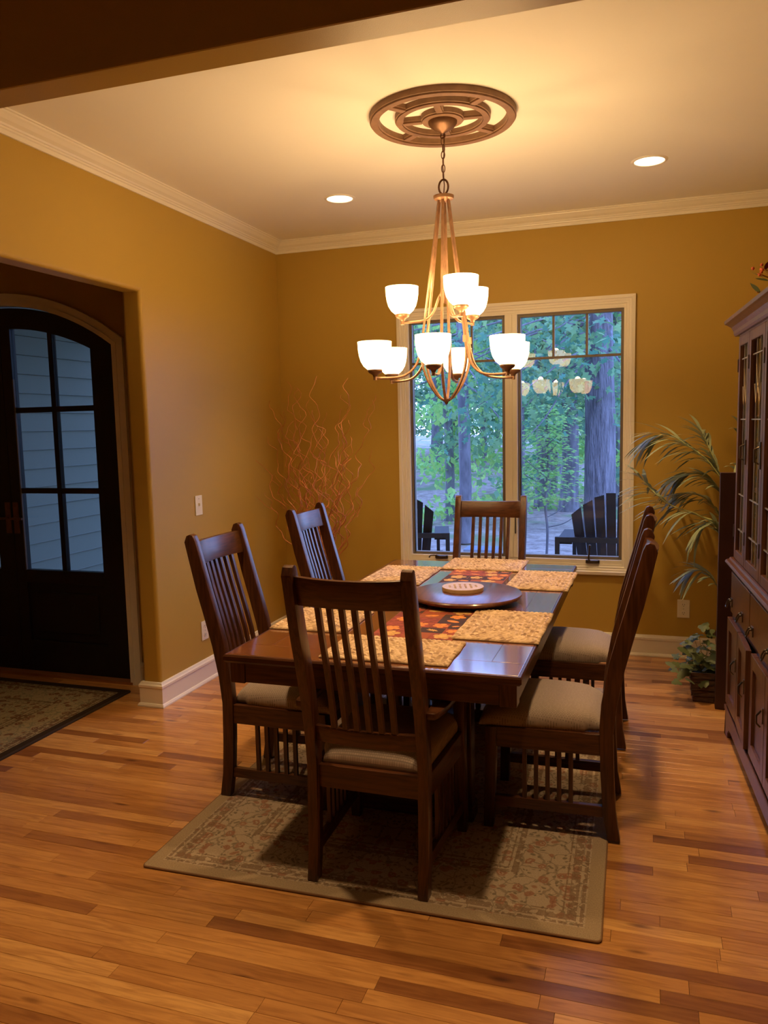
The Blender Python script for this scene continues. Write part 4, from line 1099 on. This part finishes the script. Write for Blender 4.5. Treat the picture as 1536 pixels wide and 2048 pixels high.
# dishes inside the hutch, dimly visible through the leaded glass
PLATE = plain('white_china', (0.75, 0.70, 0.60), 0.25)
Mc = Matrix.Translation((2.998, -1.300, 0)) @ Matrix.Rotation(-(PI/2)+TH, 4, 'Z')
for i, (s, z, r) in enumerate(((0.14, 1.228, 0.10), (0.45, 1.228, 0.11), (0.45, 1.568, 0.09), (0.14, 1.568, 0.085), (0.45, 0.887, 0.11))):
    mb = MB(); mb.lathe([(0.0001, 0), (r*0.55, 0), (r*0.6, 0.008), (r*0.9, 0.016), (r, 0.020), (r*0.98, 0.024), (r*0.6, 0.013), (r*0.5, 0.008), (0.0001, 0.008)], n=32)
    o = mb.build('china_plate', PLATE, None, smooth=40); p = Mc @ Vector((s, 0.34, z)); o.location = p; 
    o.rotation_euler = (math.radians(76), 0, -(PI/2)+TH); o.location.z += r*0.97
    tag(o, 'white china plate leaning inside the ' + ('left glass door, ' if s < 0.3 else 'second glass door, ') + {1.228: 'middle shelf', 1.568: 'top shelf', 0.887: 'bottom shelf'}[z], 'plate', 'plates inside the china cabinet')

# tall dark leaf standing between cabinet and back wall
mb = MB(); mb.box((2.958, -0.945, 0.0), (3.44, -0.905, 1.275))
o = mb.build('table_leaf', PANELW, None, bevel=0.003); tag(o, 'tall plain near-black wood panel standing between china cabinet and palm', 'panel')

# arrangement on top of the cabinet
fa = tag(empty('floral_arrangement', (3.17, -1.75, 2.018)), 'dried autumn flower and berry arrangement on top of the china cabinet', 'arrangement')
def leaf_shape(mb, base, dirv, nrm, L_, W_, mi=0, bend=0.15, n=4, lobes=False):
    d = Vector(dirv).normalized(); u = d.cross(Vector(nrm))
    if u.length < 1e-4: u = d.orthogonal()
    u.normalize(); nn = u.cross(d).normalized(); vs = []; fs = []; B = Vector(base)
    for i in range(n+1):
        t = i/n; wv = W_*math.sin(PI*min(1, 0.08+t*0.92))**0.8 if not lobes else W_*(0.25+0.75*math.sin(PI*min(1, .1+t*.9)))*(1.0 if i % 2 else 0.45)
        c = B + d*(L_*t) + nn*(-bend*L_*t*t)
        if i == n: wv = 0.0005
        vs += [c-u*wv, c+nn*(-0.0), c+u*wv]
    for i in range(n):
        a = i*3; fs += [(a, a+1, a+4, a+3), (a+1, a+2, a+5, a+4)]
    mb.add(vs, fs, mi)
R3 = random.Random(5)
sm = MB(); lf = MB(); br_ = MB(); rd = MB()
for i in range(26):
    a = R3.uniform(0, 2*PI); el = R3.uniform(0.1, 1.2); L_ = R3.uniform(0.12, 0.34)
    ey = 1.6
    tip = Vector((math.cos(a)*math.cos(el)*L_*0.7, math.sin(a)*math.cos(el)*L_*ey, math.sin(el)*L_))
    tip.x = max(-0.17, tip.x)
    sm.tube([(0, 0, 0.02), tip*0.5+Vector((0, 0, 0.03)), tip], 0.0025, n=5)
    for k in range(5):
        q = tip*R3.uniform(0.5, 1.0); leaf_shape(rd if i % 6 == 0 else lf, q, (R3.uniform(-1, 1), R3.uniform(-1, 1), R3.uniform(-.2, 1)), (0, 0, 1), 0.06, 0.014)
    if i % 2 == 0:
        for k in range(3): br_.sphere(tip+Vector((R3.uniform(-.02, .02), R3.uniform(-.02, .02), R3.uniform(-.01, .02))), 0.007, 8, 6)
for (mbx, nm, mt) in ((sm, 'stems', TWIG), (lf, 'leaves', IVYM), (br_, 'berries', BERRY), (rd, 'red_leaves', REDL)):
    o = mbx.build(nm, mt, fa); o['kind'] = 'stuff'
mb = MB()
for i in range(16):
    a = R3.uniform(0, 2*PI); leaf_shape(mb, (0, 0.05, 0.17), (math.cos(a)*0.6, math.sin(a)*0.6, R3.uniform(0.2, 1)), (0, 0, 1), 0.055, 0.014)
mb.build('dried_bloom', DRYL, fa)
mb = MB(); mb.tube(cr([(0.0, 0.02, 0.05), (0.02, 0.12, 0.25), (0.03, 0.06, 0.42), (-0.02, 0.20, 0.52)]), 0.003, n=6); mb.build('tendril', TWIG, fa)
mb = MB(); leaf_shape(mb, (0.0, 0.03, 0.30), (-0.4, 1, 0.05), (0, 0, 1), 0.12, 0.018); mb.build('red_leaf', REDL, fa)
MB().lathe([(0.0001, 0), (0.07, 0), (0.09, 0.03), (0.085, 0.05), (0.0001, 0.05)]).build('bowl', BASKET, fa, smooth=40)

# ------------------------------------------------------------------ curly willow in the corner
wv_ = tag(empty('branch_arrangement', (0.50, -0.44, 0)), 'tall curly orange willow branches in a floor vase in the corner', 'branches')
MB().lathe([(0.0001, 0), (0.075, 0), (0.085, 0.02), (0.10, 0.18), (0.095, 0.32), (0.062, 0.44), (0.045, 0.50), (0.052, 0.54), (0.046, 0.54), (0.040, 0.50), (0.0001, 0.42)], n=36).build('vase', VASEM, wv_, smooth=45)
R4 = random.Random(21)
tips = [(-0.47, 1.16), (-0.44, 1.30), (-0.40, 1.45), (-0.46, 1.60), (-0.36, 1.62), (-0.33, 1.70), (-0.30, 1.82), (-0.26, 1.55), (-0.22, 1.78), (-0.18, 1.70), (-0.15, 1.48), (-0.12, 1.76), (-0.08, 1.60), (-0.02, 1.84), (0.02, 1.62), (0.04, 1.40), (0.08, 1.50), (0.13, 1.62), (0.17, 1.72), (0.22, 1.55), (0.27, 1.82), (0.29, 1.70), (0.26, 1.45), (0.20, 1.30), (-0.28, 1.30), (-0.35, 1.20), (-0.10, 1.30), (0.14, 1.15), (-0.20, 1.20), (0.0, 1.2), (0.24, 1.1), (0.30, 1.35), (-0.4, 1.05), (0.10, 1.28)]
for i, (tx, tz) in enumerate(tips):
    tz += 0.05
    ty = R4.uniform(-0.16, 0.26)
    if i % 3 == 0: ty = R4.uniform(0.0, 0.3)
    n = 60; ph = R4.uniform(0, 2*PI); ph2 = R4.uniform(0, 2*PI); wl_ = R4.uniform(0.19, 0.27); am = R4.uniform(0.020, 0.034)
    P = []; tx = max(tx, -0.455)
    for k in range(n+1):
        t = k/n; z = 0.46 + (tz-0.46)*t
        grow = min(1, t*3)*am; s = z/wl_*2*PI
        base = Vector((tx*(t**0.85)*1.0, ty*(t**0.9), z))
        fx_ = 0.6*math.sin(s+ph) + 0.4*math.sin(s*2.0+ph2)
        sharp = math.sin(s+ph); sharp = math.copysign(abs(sharp)**0.8, sharp)
        P.append((max(-0.49, base.x + grow*(sharp + 0.35*math.sin(s*2.3+ph2))), min(0.42, base.y + grow*math.cos(s*0.9+ph2)), z + 0.4*grow*fx_))
    rad = [0.0047*(1-0.70*k/n) for k in range(n+1)]
    mb = MB(); mb.tube(P, rad, n=6)
    # side twigs
    for _ in range(1):
        k0 = R4.randint(18, 50); p0 = Vector(P[k0]); q = []
        sx_ = R4.choice((-1, 1)); Ls = R4.uniform(0.10, 0.20)
        for j in range(14):
            t = j/13; q.append((max(-0.49, p0.x + sx_*(0.05*t) + 0.018*math.sin(t*9+ph)), min(0.42, p0.y + 0.015*math.sin(t*7)), p0.z + Ls*t))
        mb.tube(q, [0.0022*(1-0.6*j/13) for j in range(14)], n=5)
    mb.build('branch', TWIG, wv_, smooth=True)

# ------------------------------------------------------------------ palm behind the panel
pm_ = tag(empty('potted_palm', (3.13, -0.42, 0)), 'large green potted palm with arching fronds beside the window', 'plant')
MB().lathe([(0.0001, 0), (0.11, 0), (0.14, 0.26), (0.15, 0.28), (0.13, 0.28), (0.12, 0.24), (0.0001, 0.24)], n=32).build('pot', VASEM, pm_, smooth=40)
fronds = [
 ([(3.10, -0.45, 0.25), (3.04, -0.5, 1.05), (2.95, -0.53, 1.28), (2.82, -0.52, 1.40), (2.70, -0.50, 1.47), (2.60, -0.48, 1.44)], 0.30, 44),
 ([(3.10, -0.45, 0.25), (3.03, -0.6, 0.88), (2.88, -0.62, 1.01), (2.74, -0.60, 1.06), (2.64, -0.56, 1.13), (2.56, -0.52, 1.22)], 0.24, 36),
 ([(3.10, -0.45, 0.25), (3.03, -0.55, 0.75), (2.98, -0.57, 0.93), (2.93, -0.58, 0.97), (2.88, -0.58, 0.93)], 0.24, 26),
 ([(3.10, -0.42, 0.25), (3.04, -0.4, 1.05), (2.99, -0.40, 1.25), (2.93, -0.38, 1.40), (2.89, -0.36, 1.49)], 0.26, 32),
 ([(3.10, -0.45, 0.25), (3.03, -0.6, 0.50), (2.95, -0.62, 0.66), (2.88, -0.62, 0.70), (2.83, -0.62, 0.68)], 0.20, 26),
 ([(3.10, -0.42, 0.25), (3.06, -0.5, 1.05), (3.08, -0.55, 1.26), (3.14, -0.6, 1.33), (3.22, -0.64, 1.33)], 0.22, 26),
 ([(3.12, -0.40, 0.25), (3.12, -0.3, 1.10), (3.12, -0.28, 1.36), (3.15, -0.3, 1.52), (3.22, -0.33, 1.60)], 0.24, 28),
 ([(3.10, -0.42, 0.25), (3.05, -0.45, 0.95), (2.98, -0.46, 1.16), (2.88, -0.45, 1.24), (2.76, -0.42, 1.22)], 0.26, 48),
 ([(3.10, -0.42, 0.25), (3.06, -0.35, 0.80), (2.98, -0.30, 1.02), (2.88, -0.27, 1.10), (2.76, -0.25, 1.10)], 0.24, 32),
]
R5 = random.Random(9)
for pts, LL, nl in fronds:
    P = [p - Vector((3.13, -0.42, 0)) for p in cr(pts, 8)]
    st = MB(); st.tube(P, [0.007*(1-0.75*i/(len(P)-1)) for i in range(len(P))], n=6); fr = st.build('frond', STEMG, pm_, smooth=True)
    N0 = int(len(P)*0.42)
    for k in range(nl):
        t = k/(nl-1); fi = N0 + t*(len(P)-1.01-N0); i = int(fi); q = P[i].lerp(P[min(i+1, len(P)-1)], fi-i)
        tg = (P[min(i+2, len(P)-1)] - P[max(i-1, 0)]).normalized()
        side_ = 1 if k % 2 else -1
        lat = tg.cross(Vector((0, 0, 1))); lat = lat.normalized() if lat.length > 0.1 else Vector((0, 1, 0))
        if t < 0.94: dv = lat*side_*R5.uniform(0.5, 0.9) + tg*R5.uniform(0.6, 1.0) + Vector((0, 0, R5.uniform(-0.35, 0.25)))
        else: dv = tg + lat*side_*0.3
        L_ = LL*(0.55+0.45*math.sin(PI*min(1, 0.15+t*0.8)))*R5.uniform(0.8, 1.1)
        mb = MB(); leaf_shape(mb, q, dv, (0, 0, 1), L_, 0.0108, bend=R5.uniform(0.25, 0.75), n=5)
        mb.build('leaflet', PALM, fr, smooth=True)

iv = tag(empty('potted_ivy', (2.905, -0.79, 0)), 'low green ivy in a square bark basket in front of the back wall', 'plant')
for k in range(4):
    z0 = 0.035+k*0.034
    mb = MB(); e_ = 0.062+0.003*k
    mb.box((-e_, -e_, z0), (e_, -e_+0.010, z0+0.032)); mb.box((-e_, e_-0.010, z0), (e_, e_, z0+0.032)); mb.box((-e_, -e_, z0), (-e_+0.010, e_, z0+0.032)); mb.box((e_-0.010, -e_, z0), (e_, e_, z0+0.032))
    mb.build('basket_slat', BASKET, iv, bevel=0.004)
MB().box((-0.056, -0.056, 0.0), (0.056, 0.056, 0.036)).build('basket_base', BASKET, iv, bevel=0.006)
MB().box((-0.055, -0.055, 0.13), (0.055, 0.055, 0.155)).build('soil', SOIL, iv)
def ivy_leaf(mb, c, dirv, nrm, s):
    d = Vector(dirv).normalized(); u = d.cross(Vector(nrm)).normalized(); nn = u.cross(d).normalized(); c = Vector(c)
    out = [(0, 0), (-0.15, 0.42), (0.2, 0.5), (0.38, 0.30), (0.72, 0.26), (1.0, 0.0), (0.72, -0.26), (0.38, -0.30), (0.2, -0.5), (-0.15, -0.42)]
    vs = [c + d*(0.35*s) - nn*(0.03*s)] + [c + d*(a*s) + u*(b_*s) - nn*(0.18*s*abs(b_)+0.12*s*a*a) for a, b_ in out]
    n = len(out); mb.add(vs, [(0, i+1, (i+1) % n+1) for i in range(n)])
R6 = random.Random(4)
sm = MB()
for i in range(95):
    a = R6.uniform(0, 2*PI); r = R6.uniform(0.01, 0.15); z = 0.16 + R6.uniform(0.0, 0.27)*(1-r/0.22) + (0.02 if r < .1 else -0.02)
    if i < 14: r = R6.uniform(0.10, 0.18); z = R6.uniform(0.12, 0.25)
    p = Vector((math.cos(a)*r-0.01, math.sin(a)*r, z))
    if p.x > 0.04 and p.y < -0.09: continue
    p.y = max(p.y, -0.045) if p.x > -0.04 else p.y
    mb = MB(); ivy_leaf(mb, p, (math.cos(a), math.sin(a), R6.uniform(-0.8, 0.5)), (R6.uniform(-.4, .4), -0.6, 1), R6.uniform(0.035, 0.075))
    mb.build('leaf', IVYM, iv, smooth=True)
    if i % 3 == 0: sm.tube([(0, 0, 0.15), p*0.6+Vector((0, 0, 0.08)), p], 0.0015, n=4)
o = sm.build('stems', STEMG, iv); o['kind'] = 'stuff'

# ------------------------------------------------------------------ outdoors
GZ = -0.45
R8 = random.Random(77)
LITTER, nt, b = nmat('leaf_litter_ground')
tc = nt.nodes.new('ShaderNodeTexCoord'); n1 = nt.nodes.new('ShaderNodeTexNoise'); n1.inputs['Scale'].default_value = 3.5; n1.inputs['Detail'].default_value = 8; n1.inputs['Roughness'].default_value = 0.75
nt.links.new(tc.outputs['Object'], n1.inputs['Vector']); r = nt.nodes.new('ShaderNodeValToRGB')
els = r.color_ramp.elements; els[0].position = 0.35; els[0].color = (0.20, 0.145, 0.12, 1); els[1].position = 0.62; els[1].color = (0.50, 0.39, 0.34, 1)
nt.links.new(n1.outputs['Fac'], r.inputs[0])
n2 = nt.nodes.new('ShaderNodeTexNoise'); n2.inputs['Scale'].default_value = 0.45; nt.links.new(tc.outputs['Object'], n2.inputs['Vector'])
r2 = nt.nodes.new('ShaderNodeValToRGB'); r2.color_ramp.elements[0].position = 0.52; r2.color_ramp.elements[1].position = 0.60
nt.links.new(n2.outputs['Fac'], r2.inputs[0])
mx = nt.nodes.new('ShaderNodeMix'); mx.data_type = 'RGBA'; nt.links.new(r2.outputs[0], mx.inputs[0]); nt.links.new(r.outputs[0], mx.inputs[6]); mx.inputs[7].default_value = (0.17, 0.24, 0.10, 1)
nt.links.new(mx.outputs[2], b.inputs['Base Color']); b.inputs['Roughness'].default_value = 0.95
bp = nt.nodes.new('ShaderNodeBump'); bp.inputs['Strength'].default_value = 0.8; bp.inputs['Distance'].default_value = 0.04; nt.links.new(n1.outputs['Fac'], bp.inputs['Height']); nt.links.new(bp.outputs[0], b.inputs['Normal'])
def gz(x, y): return GZ + 0.05*math.sin(x*0.7+1)*math.cos(y*0.5) + max(0, y-14)*0.022
mb = MB(); nx, ny = 60, 60; X0, X1, Y0, Y1 = -35, 30, 2.6, 60
vs = [(X0+(X1-X0)*i/nx, Y0+(Y1-Y0)*j/ny, gz(X0+(X1-X0)*i/nx, Y0+(Y1-Y0)*j/ny)) for j in range(ny+1) for i in range(nx+1)]
mb.add(vs, [(j*(nx+1)+i, j*(nx+1)+i+1, (j+1)*(nx+1)+i+1, (j+1)*(nx+1)+i) for j in range(ny) for i in range(nx)])
struct('ground', mb, LITTER, smooth=True)
struct('ground_patio', MB().box((0.0, 0.16, -0.12), (5.0, 2.6, -0.02)), CONC)

def oak_leaf(mb, c, dirv, nrm, s):
    d = Vector(dirv).normalized(); u = d.cross(Vector(nrm))
    if u.length < 1e-3: u = d.orthogonal()
    u.normalize(); nn = u.cross(d); c = Vector(c)
    out = [(0, 0), (0.2, 0.12), (0.32, 0.34), (0.45, 0.14), (0.62, 0.36), (0.74, 0.12), (1.0, 0.0), (0.74, -0.12), (0.62, -0.36), (0.45, -0.14), (0.32, -0.34), (0.2, -0.12)]
    vs = [c + d*(0.5*s)] + [c + d*(a*s) + u*(b_*s) - nn*(0.12*s*a*a) for a, b_ in out]; n = len(out)
    mb.add(vs, [(0, i+1, (i+1) % n+1) for i in range(n)])
def quad_leaf(mb, c, dirv, nrm, s):
    d = Vector(dirv).normalized(); u = d.cross(Vector(nrm))
    if u.length < 1e-3: u = d.orthogonal()
    u.normalize(); c = Vector(c)
    mb.add([c, c+d*(0.45*s)+u*(0.34*s), c+d*s, c+d*(0.45*s)-u*(0.34*s)], [(0, 1, 2, 3)])
def rv(a=1): return Vector((R8.uniform(-a, a), R8.uniform(-a, a), R8.uniform(-a, a)))
def branch_sprays(mbw, mbl, anchors, leaf, s, per, spread, droop=0.3):
    for (p0, p1) in anchors:
        p0, p1 = Vector(p0), Vector(p1); pts = cr([p0, p0.lerp(p1, 0.35)+Vector((0, 0, 0.08)), p0.lerp(p1, 0.7)+rv(0.05), p1], 4)
        mbw.tube(pts, [0.018*(1-0.8*i/(len(pts)-1)) for i in range(len(pts))], n=5)
        for k in range(per):
            t = R8.uniform(0.2, 1.0); q = p0.lerp(p1, t) + Vector((R8.gauss(0, spread), R8.gauss(0, spread), R8.gauss(0, spread*0.6)))
            leaf(mbl, q, rv()+Vector((0, 0, -droop)), Vector((R8.uniform(-.8, .8), R8.uniform(-.8, .8), 1)), s*R8.uniform(0.7, 1.2))
# the big oak right of the window centre
def trunk_mb(r0, h, lean=(0, 0), base_flare=1.35, n=20, wob=0.03, zs=None):
    mb = MB(); zs = [0, 0.15, 0.4, 1, 2, 3, 4, 5, 6.5, 8, 10, 12]; zs = [z for z in zs if z < h] + [h]; vs = []; fs = []
    for z in zs:
        t = z/h; r = r0*(1-0.45*t)*(1+(base_flare-1)*math.exp(-z*3.5))
        cx_ = lean[0]*z + wob*math.sin(z*1.3); cy_ = lean[1]*z + wob*math.cos(z)
        for k in range(n):
            a = 2*PI*k/n; rr_ = r*(1+0.035*math.sin(5*a+z)+0.03*math.sin(9*a-2*z)); vs.append((cx_+rr_*math.cos(a), cy_+rr_*math.sin(a), z))
    for i in range(len(zs)-1):
        for k in range(n): fs.append((i*n+k, i*n+(k+1) % n, (i+1)*n+(k+1) % n, (i+1)*n+k))
    fs.append(tuple(range((len(zs)-1)*n, len(zs)*n))); mb.add(vs, fs); return mb
oak = tag(empty('oak_tree', (1.975, 5.0, GZ-0.05)), 'thick-trunked oak with rough bark behind the outdoor chairs', 'tree')
trunk_mb(0.205, 8.0, lean=(0.013, 0), n=28).build('trunk', BARK, oak, smooth=True)
mbw, mbl = MB(), MB()
anch = [((0.1, 0, 3.2), (-1.2, -0.9, 2.55)), ((0.1, 0, 3.3), (-2.2, -0.8, 2.75)), ((0.05, 0, 3.0), (-0.9, -1.3, 2.3)), ((0.1, -0.1, 3.3), (0.3, -1.5, 2.75)), ((0.1, 0, 3.4), (-1.7, 0.2, 2.2)), ((0.1, 0, 3.4), (-1.4, -1.2, 3.0)),
        ((0.1, 0, 3.0), (0.6, -1.0, 2.1)), ((0.1, -0.1, 3.5), (-0.5, -1.0, 3.1)), ((0.1, 0, 3.4), (-3.0, -0.4, 2.3)), ((0.0, 0, 3.6), (-2.9, -0.9, 3.1)), ((0.1, 0, 3.6), (0.5, -1.3, 3.3)), ((0, 0, 2.9), (-0.9, -0.7, 1.75)), ((0, 0, 2.9), (-1.2, -0.3, 1.95)),
        ((0.1, 0, 3.5), (-3.8, 0.4, 2.9)), ((0.1, 0, 3.7), (-2.4, 0.5, 3.4))]
branch_sprays(mbw, mbl, anch, oak_leaf, 0.15, 62, 0.24)
mbw.build('branches', BARK2, oak); o = mbl.build('foliage', OAKL, oak); o['kind'] = 'stuff'
# lower hanging oak sprays seen left
ok2 = tag(empty('oak_tree', (-0.35, 7.6, GZ)), 'slim pale trunk with low oak foliage seen through the left sash', 'tree')
trunk_mb(0.105, 9.0, lean=(0.01, 0)).build('trunk', BARK2, ok2, smooth=True)
mbw, mbl = MB(), MB()
anch = [((0, 0, 3.0), (0.9, -1.6, 2.1)), ((0, 0, 3.2), (1.6, -1.3, 2.4)), ((0, 0, 3.4), (-0.6, -1.2, 2.9)), ((0, 0, 2.7), (1.3, -1.9, 1.7)), ((0, 0, 3.9), (1.4, -1.0, 3.2)), ((0, 0, 3.8), (2.4, -0.8, 2.9)), ((0, 0, 2.6), (0.5, -1.4, 1.9)), ((0, 0, 4.2), (0.8, -1.2, 3.8)), ((0, 0, 4.4), (2.0, -0.9, 3.9))]
branch_sprays(mbw, mbl, anch, oak_leaf, 0.15, 62, 0.28)
mbw.build('branches', BARK2, ok2); o = mbl.build('foliage', OAKL, ok2); o['kind'] = 'stuff'
# sapling
sp_ = tag(empty('sapling', (1.27, 5.6, GZ)), 'small bright green sapling with a thin stem left of the big oak', 'tree')
mb = MB(); mb.tube(cr([(0, 0, 0), (0.02, 0, 0.5), (-0.01, 0, 0.9), (0.03, 0, 1.5), (0.0, 0, 2.1)]), 0.018, n=8)
for a_ in range(9):
    an = a_*0.8; mb.tube(cr([(0, 0, 0.55+0.14*a_), (0.25*math.cos(an), 0.25*math.sin(an), 0.62+0.16*a_), (0.5*math.cos(an), 0.5*math.sin(an), 0.80+0.16*a_)]), [0.009*(1-0.7*i/12) for i in range(13)], n=5)
mb.build('stem', BARK2, sp_, smooth=True)
mbl = MB()
for k in range(1500):
    an = R8.uniform(0, 2*PI); lay = R8.randint(0, 7); z = 0.95+0.17*lay+R8.gauss(0, 0.045); rr_ = R8.uniform(0.05, 0.62)*(1-0.04*lay)
    oak_leaf(mbl, (rr_*math.cos(an), rr_*math.sin(an), z+0.10*rr_), (math.cos(an), math.sin(an), R8.uniform(-.3, .2)), (R8.uniform(-.4, .4), R8.uniform(-.4, .4), 1), 0.075)
o = mbl.build('foliage', MAPL, sp_); o['kind'] = 'stuff'

# woodland: individual trees, shared meshes
def crown_mb(n, rx, rz, zc, s):
    mb = MB(); cl = [(R8.gauss(0, rx*0.5), R8.gauss(0, rx*0.5), zc+R8.gauss(0, rz*0.55)) for _ in range(28)]
    for k in range(n):
        c = Vector(R8.choice(cl)); q = c + Vector((R8.gauss(0, 0.32), R8.gauss(0, 0.32), R8.gauss(0, 0.14)))
        quad_leaf(mb, q, rv()+Vector((0, 0, -0.3)), Vector((R8.uniform(-.7, .7), R8.uniform(-.7, .7), 1)), s*R8.uniform(0.7, 1.3))
    return mb
crowns = []
def crown_obj(par, kind):
    while len(crowns) <= kind:
        mbx = crown_mb(2600, 1.6, 2.3, (3.4, 4.6, 2.8)[len(crowns) % 3], 0.16)
        me = bpy.data.meshes.new('foliage'); me.from_pydata(mbx.v, [], mbx.f); me.materials.append((FARL, OAKL, MAPL)[len(crowns) % 3]); me.update(); crowns.append(me)
    o = bpy.data.objects.new('foliage', crowns[kind]); COL.objects.link(o); o.parent = par; o['kind'] = 'stuff'; o.rotation_euler = (0, 0, R8.uniform(0, 6.28)); return o
spots = []
named = [(0.28, 9.6, 0.075, 'thin dark trunk left of the far chair, behind the pale tree', 0),
         (0.95, 12.2, 0.19, 'stout woodland tree seen just left of the window mullion', 1),
         (0.30, 12.9, 0.17, 'stout woodland tree between the thin trunk and the mullion', 0),
         (-1.3, 10.5, 0.10, 'woodland tree at the left edge of the left sash', 2),
         (1.9, 13.5, 0.12, 'woodland tree behind the sapling', 2),
         (2.55, 9.5, 0.09, 'slim tree right behind the big oak', 0),
         (1.2, 16.5, 0.13, 'distant tree seen above the sapling', 1),
         (-0.6, 14.5, 0.14, 'distant tree behind the slim pale trunk', 1)]
for (x, y, r_, lab, kd) in named:
    t = tag(empty('woodland_tree', (x, y, gz(x, y)-0.05)), lab, 'tree', 'woodland trees beyond the window')
    trunk_mb(r_, 9.5, lean=(R8.uniform(-.01, .015), 0), n=12).build('trunk', BARK2, t, smooth=True); crown_obj(t, kd)
tm = trunk_mb(0.13, 11.0, n=8); tme = None
fi = 0
for k in range(30):
    y = R8.uniform(15, 42); x = 2.6 - 0.335*(y+5.4) + R8.uniform(-1, 1)*(0.33*(y+5.4)*0.85)
    t = tag(empty('background_tree', (x, y, gz(x, y)-0.1)), 'distant woodland tree, one of the thin-trunked trees far beyond the window', 'tree', 'distant woodland trees')
    if tme is None: o = tm.build('trunk', BARK2, t, smooth=True); tme = o.data
    else: o = bpy.data.objects.new('trunk', tme); COL.objects.link(o); o.parent = t
    s = R8.uniform(0.7, 1.5); o.scale = (s, s, 1); c = crown_obj(t, R8.randint(0, 2)); c.scale = (1.35, 1.35, 1.35)

# outdoor slatted chairs
def lounge(name, loc, rz, lab):
    c = tag(empty(name, loc, rz), lab, 'outdoor chair', 'dark slatted outdoor chairs')
    # local: faces +y, back at y=0; built at full size
    n = 7
    for k in range(n):
        t = (k-3)/3; x0 = t*0.20; x1 = t*0.262; hgt = 1.02-0.14*abs(t)**1.6
        z0, z1 = 0.22, hgt; yb0, yb1 = 0.12, -0.20; wd = 0.036
        sl = 0.03*abs(t)
        vs = []
        for (x, y, z, dzr) in ((x0, yb0, z0, 0), (x1, yb1, z1, sl)):
            s = -1 if t > 0 else 1
            for dx_, dy_ in ((-wd, -0.010), (wd, -0.010), (wd, 0.010), (-wd, 0.010)): vs.append((x+dx_, y+dy_, z + (dzr*(1 if dx_*s > 0 else -1)*1.0)))
        MB().add(vs, [(3, 2, 1, 0), (4, 5, 6, 7), (0, 1, 5, 4), (1, 2, 6, 5), (2, 3, 7, 6), (3, 0, 4, 7)]).build('back_slat', ADIR, c)
    for s in (-1, 1):
        MB().box((s*0.30, -0.118, 0.600), (s*0.43, 0.60, 0.625)).build('arm', ADIR, c, bevel=0.004)
        MB().box((s*0.315, 0.44, 0.0), (s*0.345, 0.56, 0.600)).build('front_leg', ADIR, c)
        MB().box((s*0.395, -0.165, 0.0), (s*0.43, -0.120, 0.622)).build('arm_support', ADIR, c)
        MB().add([(s*0.345, 0.56, 0.28), (s*0.345, 0.56, 0.40), (s*0.345, -0.36, 0.0), (s*0.345, -0.36, 0.10), (s*0.37, 0.56, 0.28), (s*0.37, 0.56, 0.40), (s*0.37, -0.36, 0.0), (s*0.37, -0.36, 0.10)], [(0, 2, 3, 1), (4, 5, 7, 6), (0, 1, 5, 4), (1, 3, 7, 5), (3, 2, 6, 7), (2, 0, 4, 6)]).build('side_rail', ADIR, c)
    MB().box((-0.43, -0.165, 0.622), (0.43, -0.120, 0.662)).build('cross_rail', ADIR, c)
    for k in range(6): MB().box((-0.34, 0.02+0.09*k, 0.22+0.027*k), (0.34, 0.10+0.09*k, 0.24+0.027*k)).build('seat_slat', ADIR, c)
    return c
lounge('outdoor_chair', (2.33, 1.12, -0.02), 0.0, 'dark brown slatted outdoor chair at the right of the window, seen from behind')
lounge('outdoor_chair', (0.56, 1.10, -0.02), 0.25, 'dark slatted outdoor chair half seen at the left edge of the window')
mb = MB(); mb.lathe([(0.0001, 0), (0.07, 0), (0.10, 0.16), (0.105, 0.19), (0.09, 0.19), (0.085, 0.16), (0.0001, 0.16)], n=24)
o = mb.build('planter', POTB, None, smooth=40); o.location = (1.325, 4.9, GZ+0.02); o.scale = (1, 1, 1.1); tag(o, 'blue-grey planter on the ground below the sapling', 'planter')
bt = tag(empty('garden_bench', (0.65, 4.2, GZ)), 'low grey-blue garden bench top seen left of the far chair', 'bench')
MB().box((-0.2, -0.16, 0.42), (0.2, 0.16, 0.47)).build('bench_top', POTB, bt, bevel=0.01)
for s in (-1, 1):
    for s2 in (-1, 1): MB().box((s*0.16-0.02, s2*0.12-0.02, 0.0), (s*0.16+0.02, s2*0.12+0.02, 0.42)).build('leg', POTB, bt)
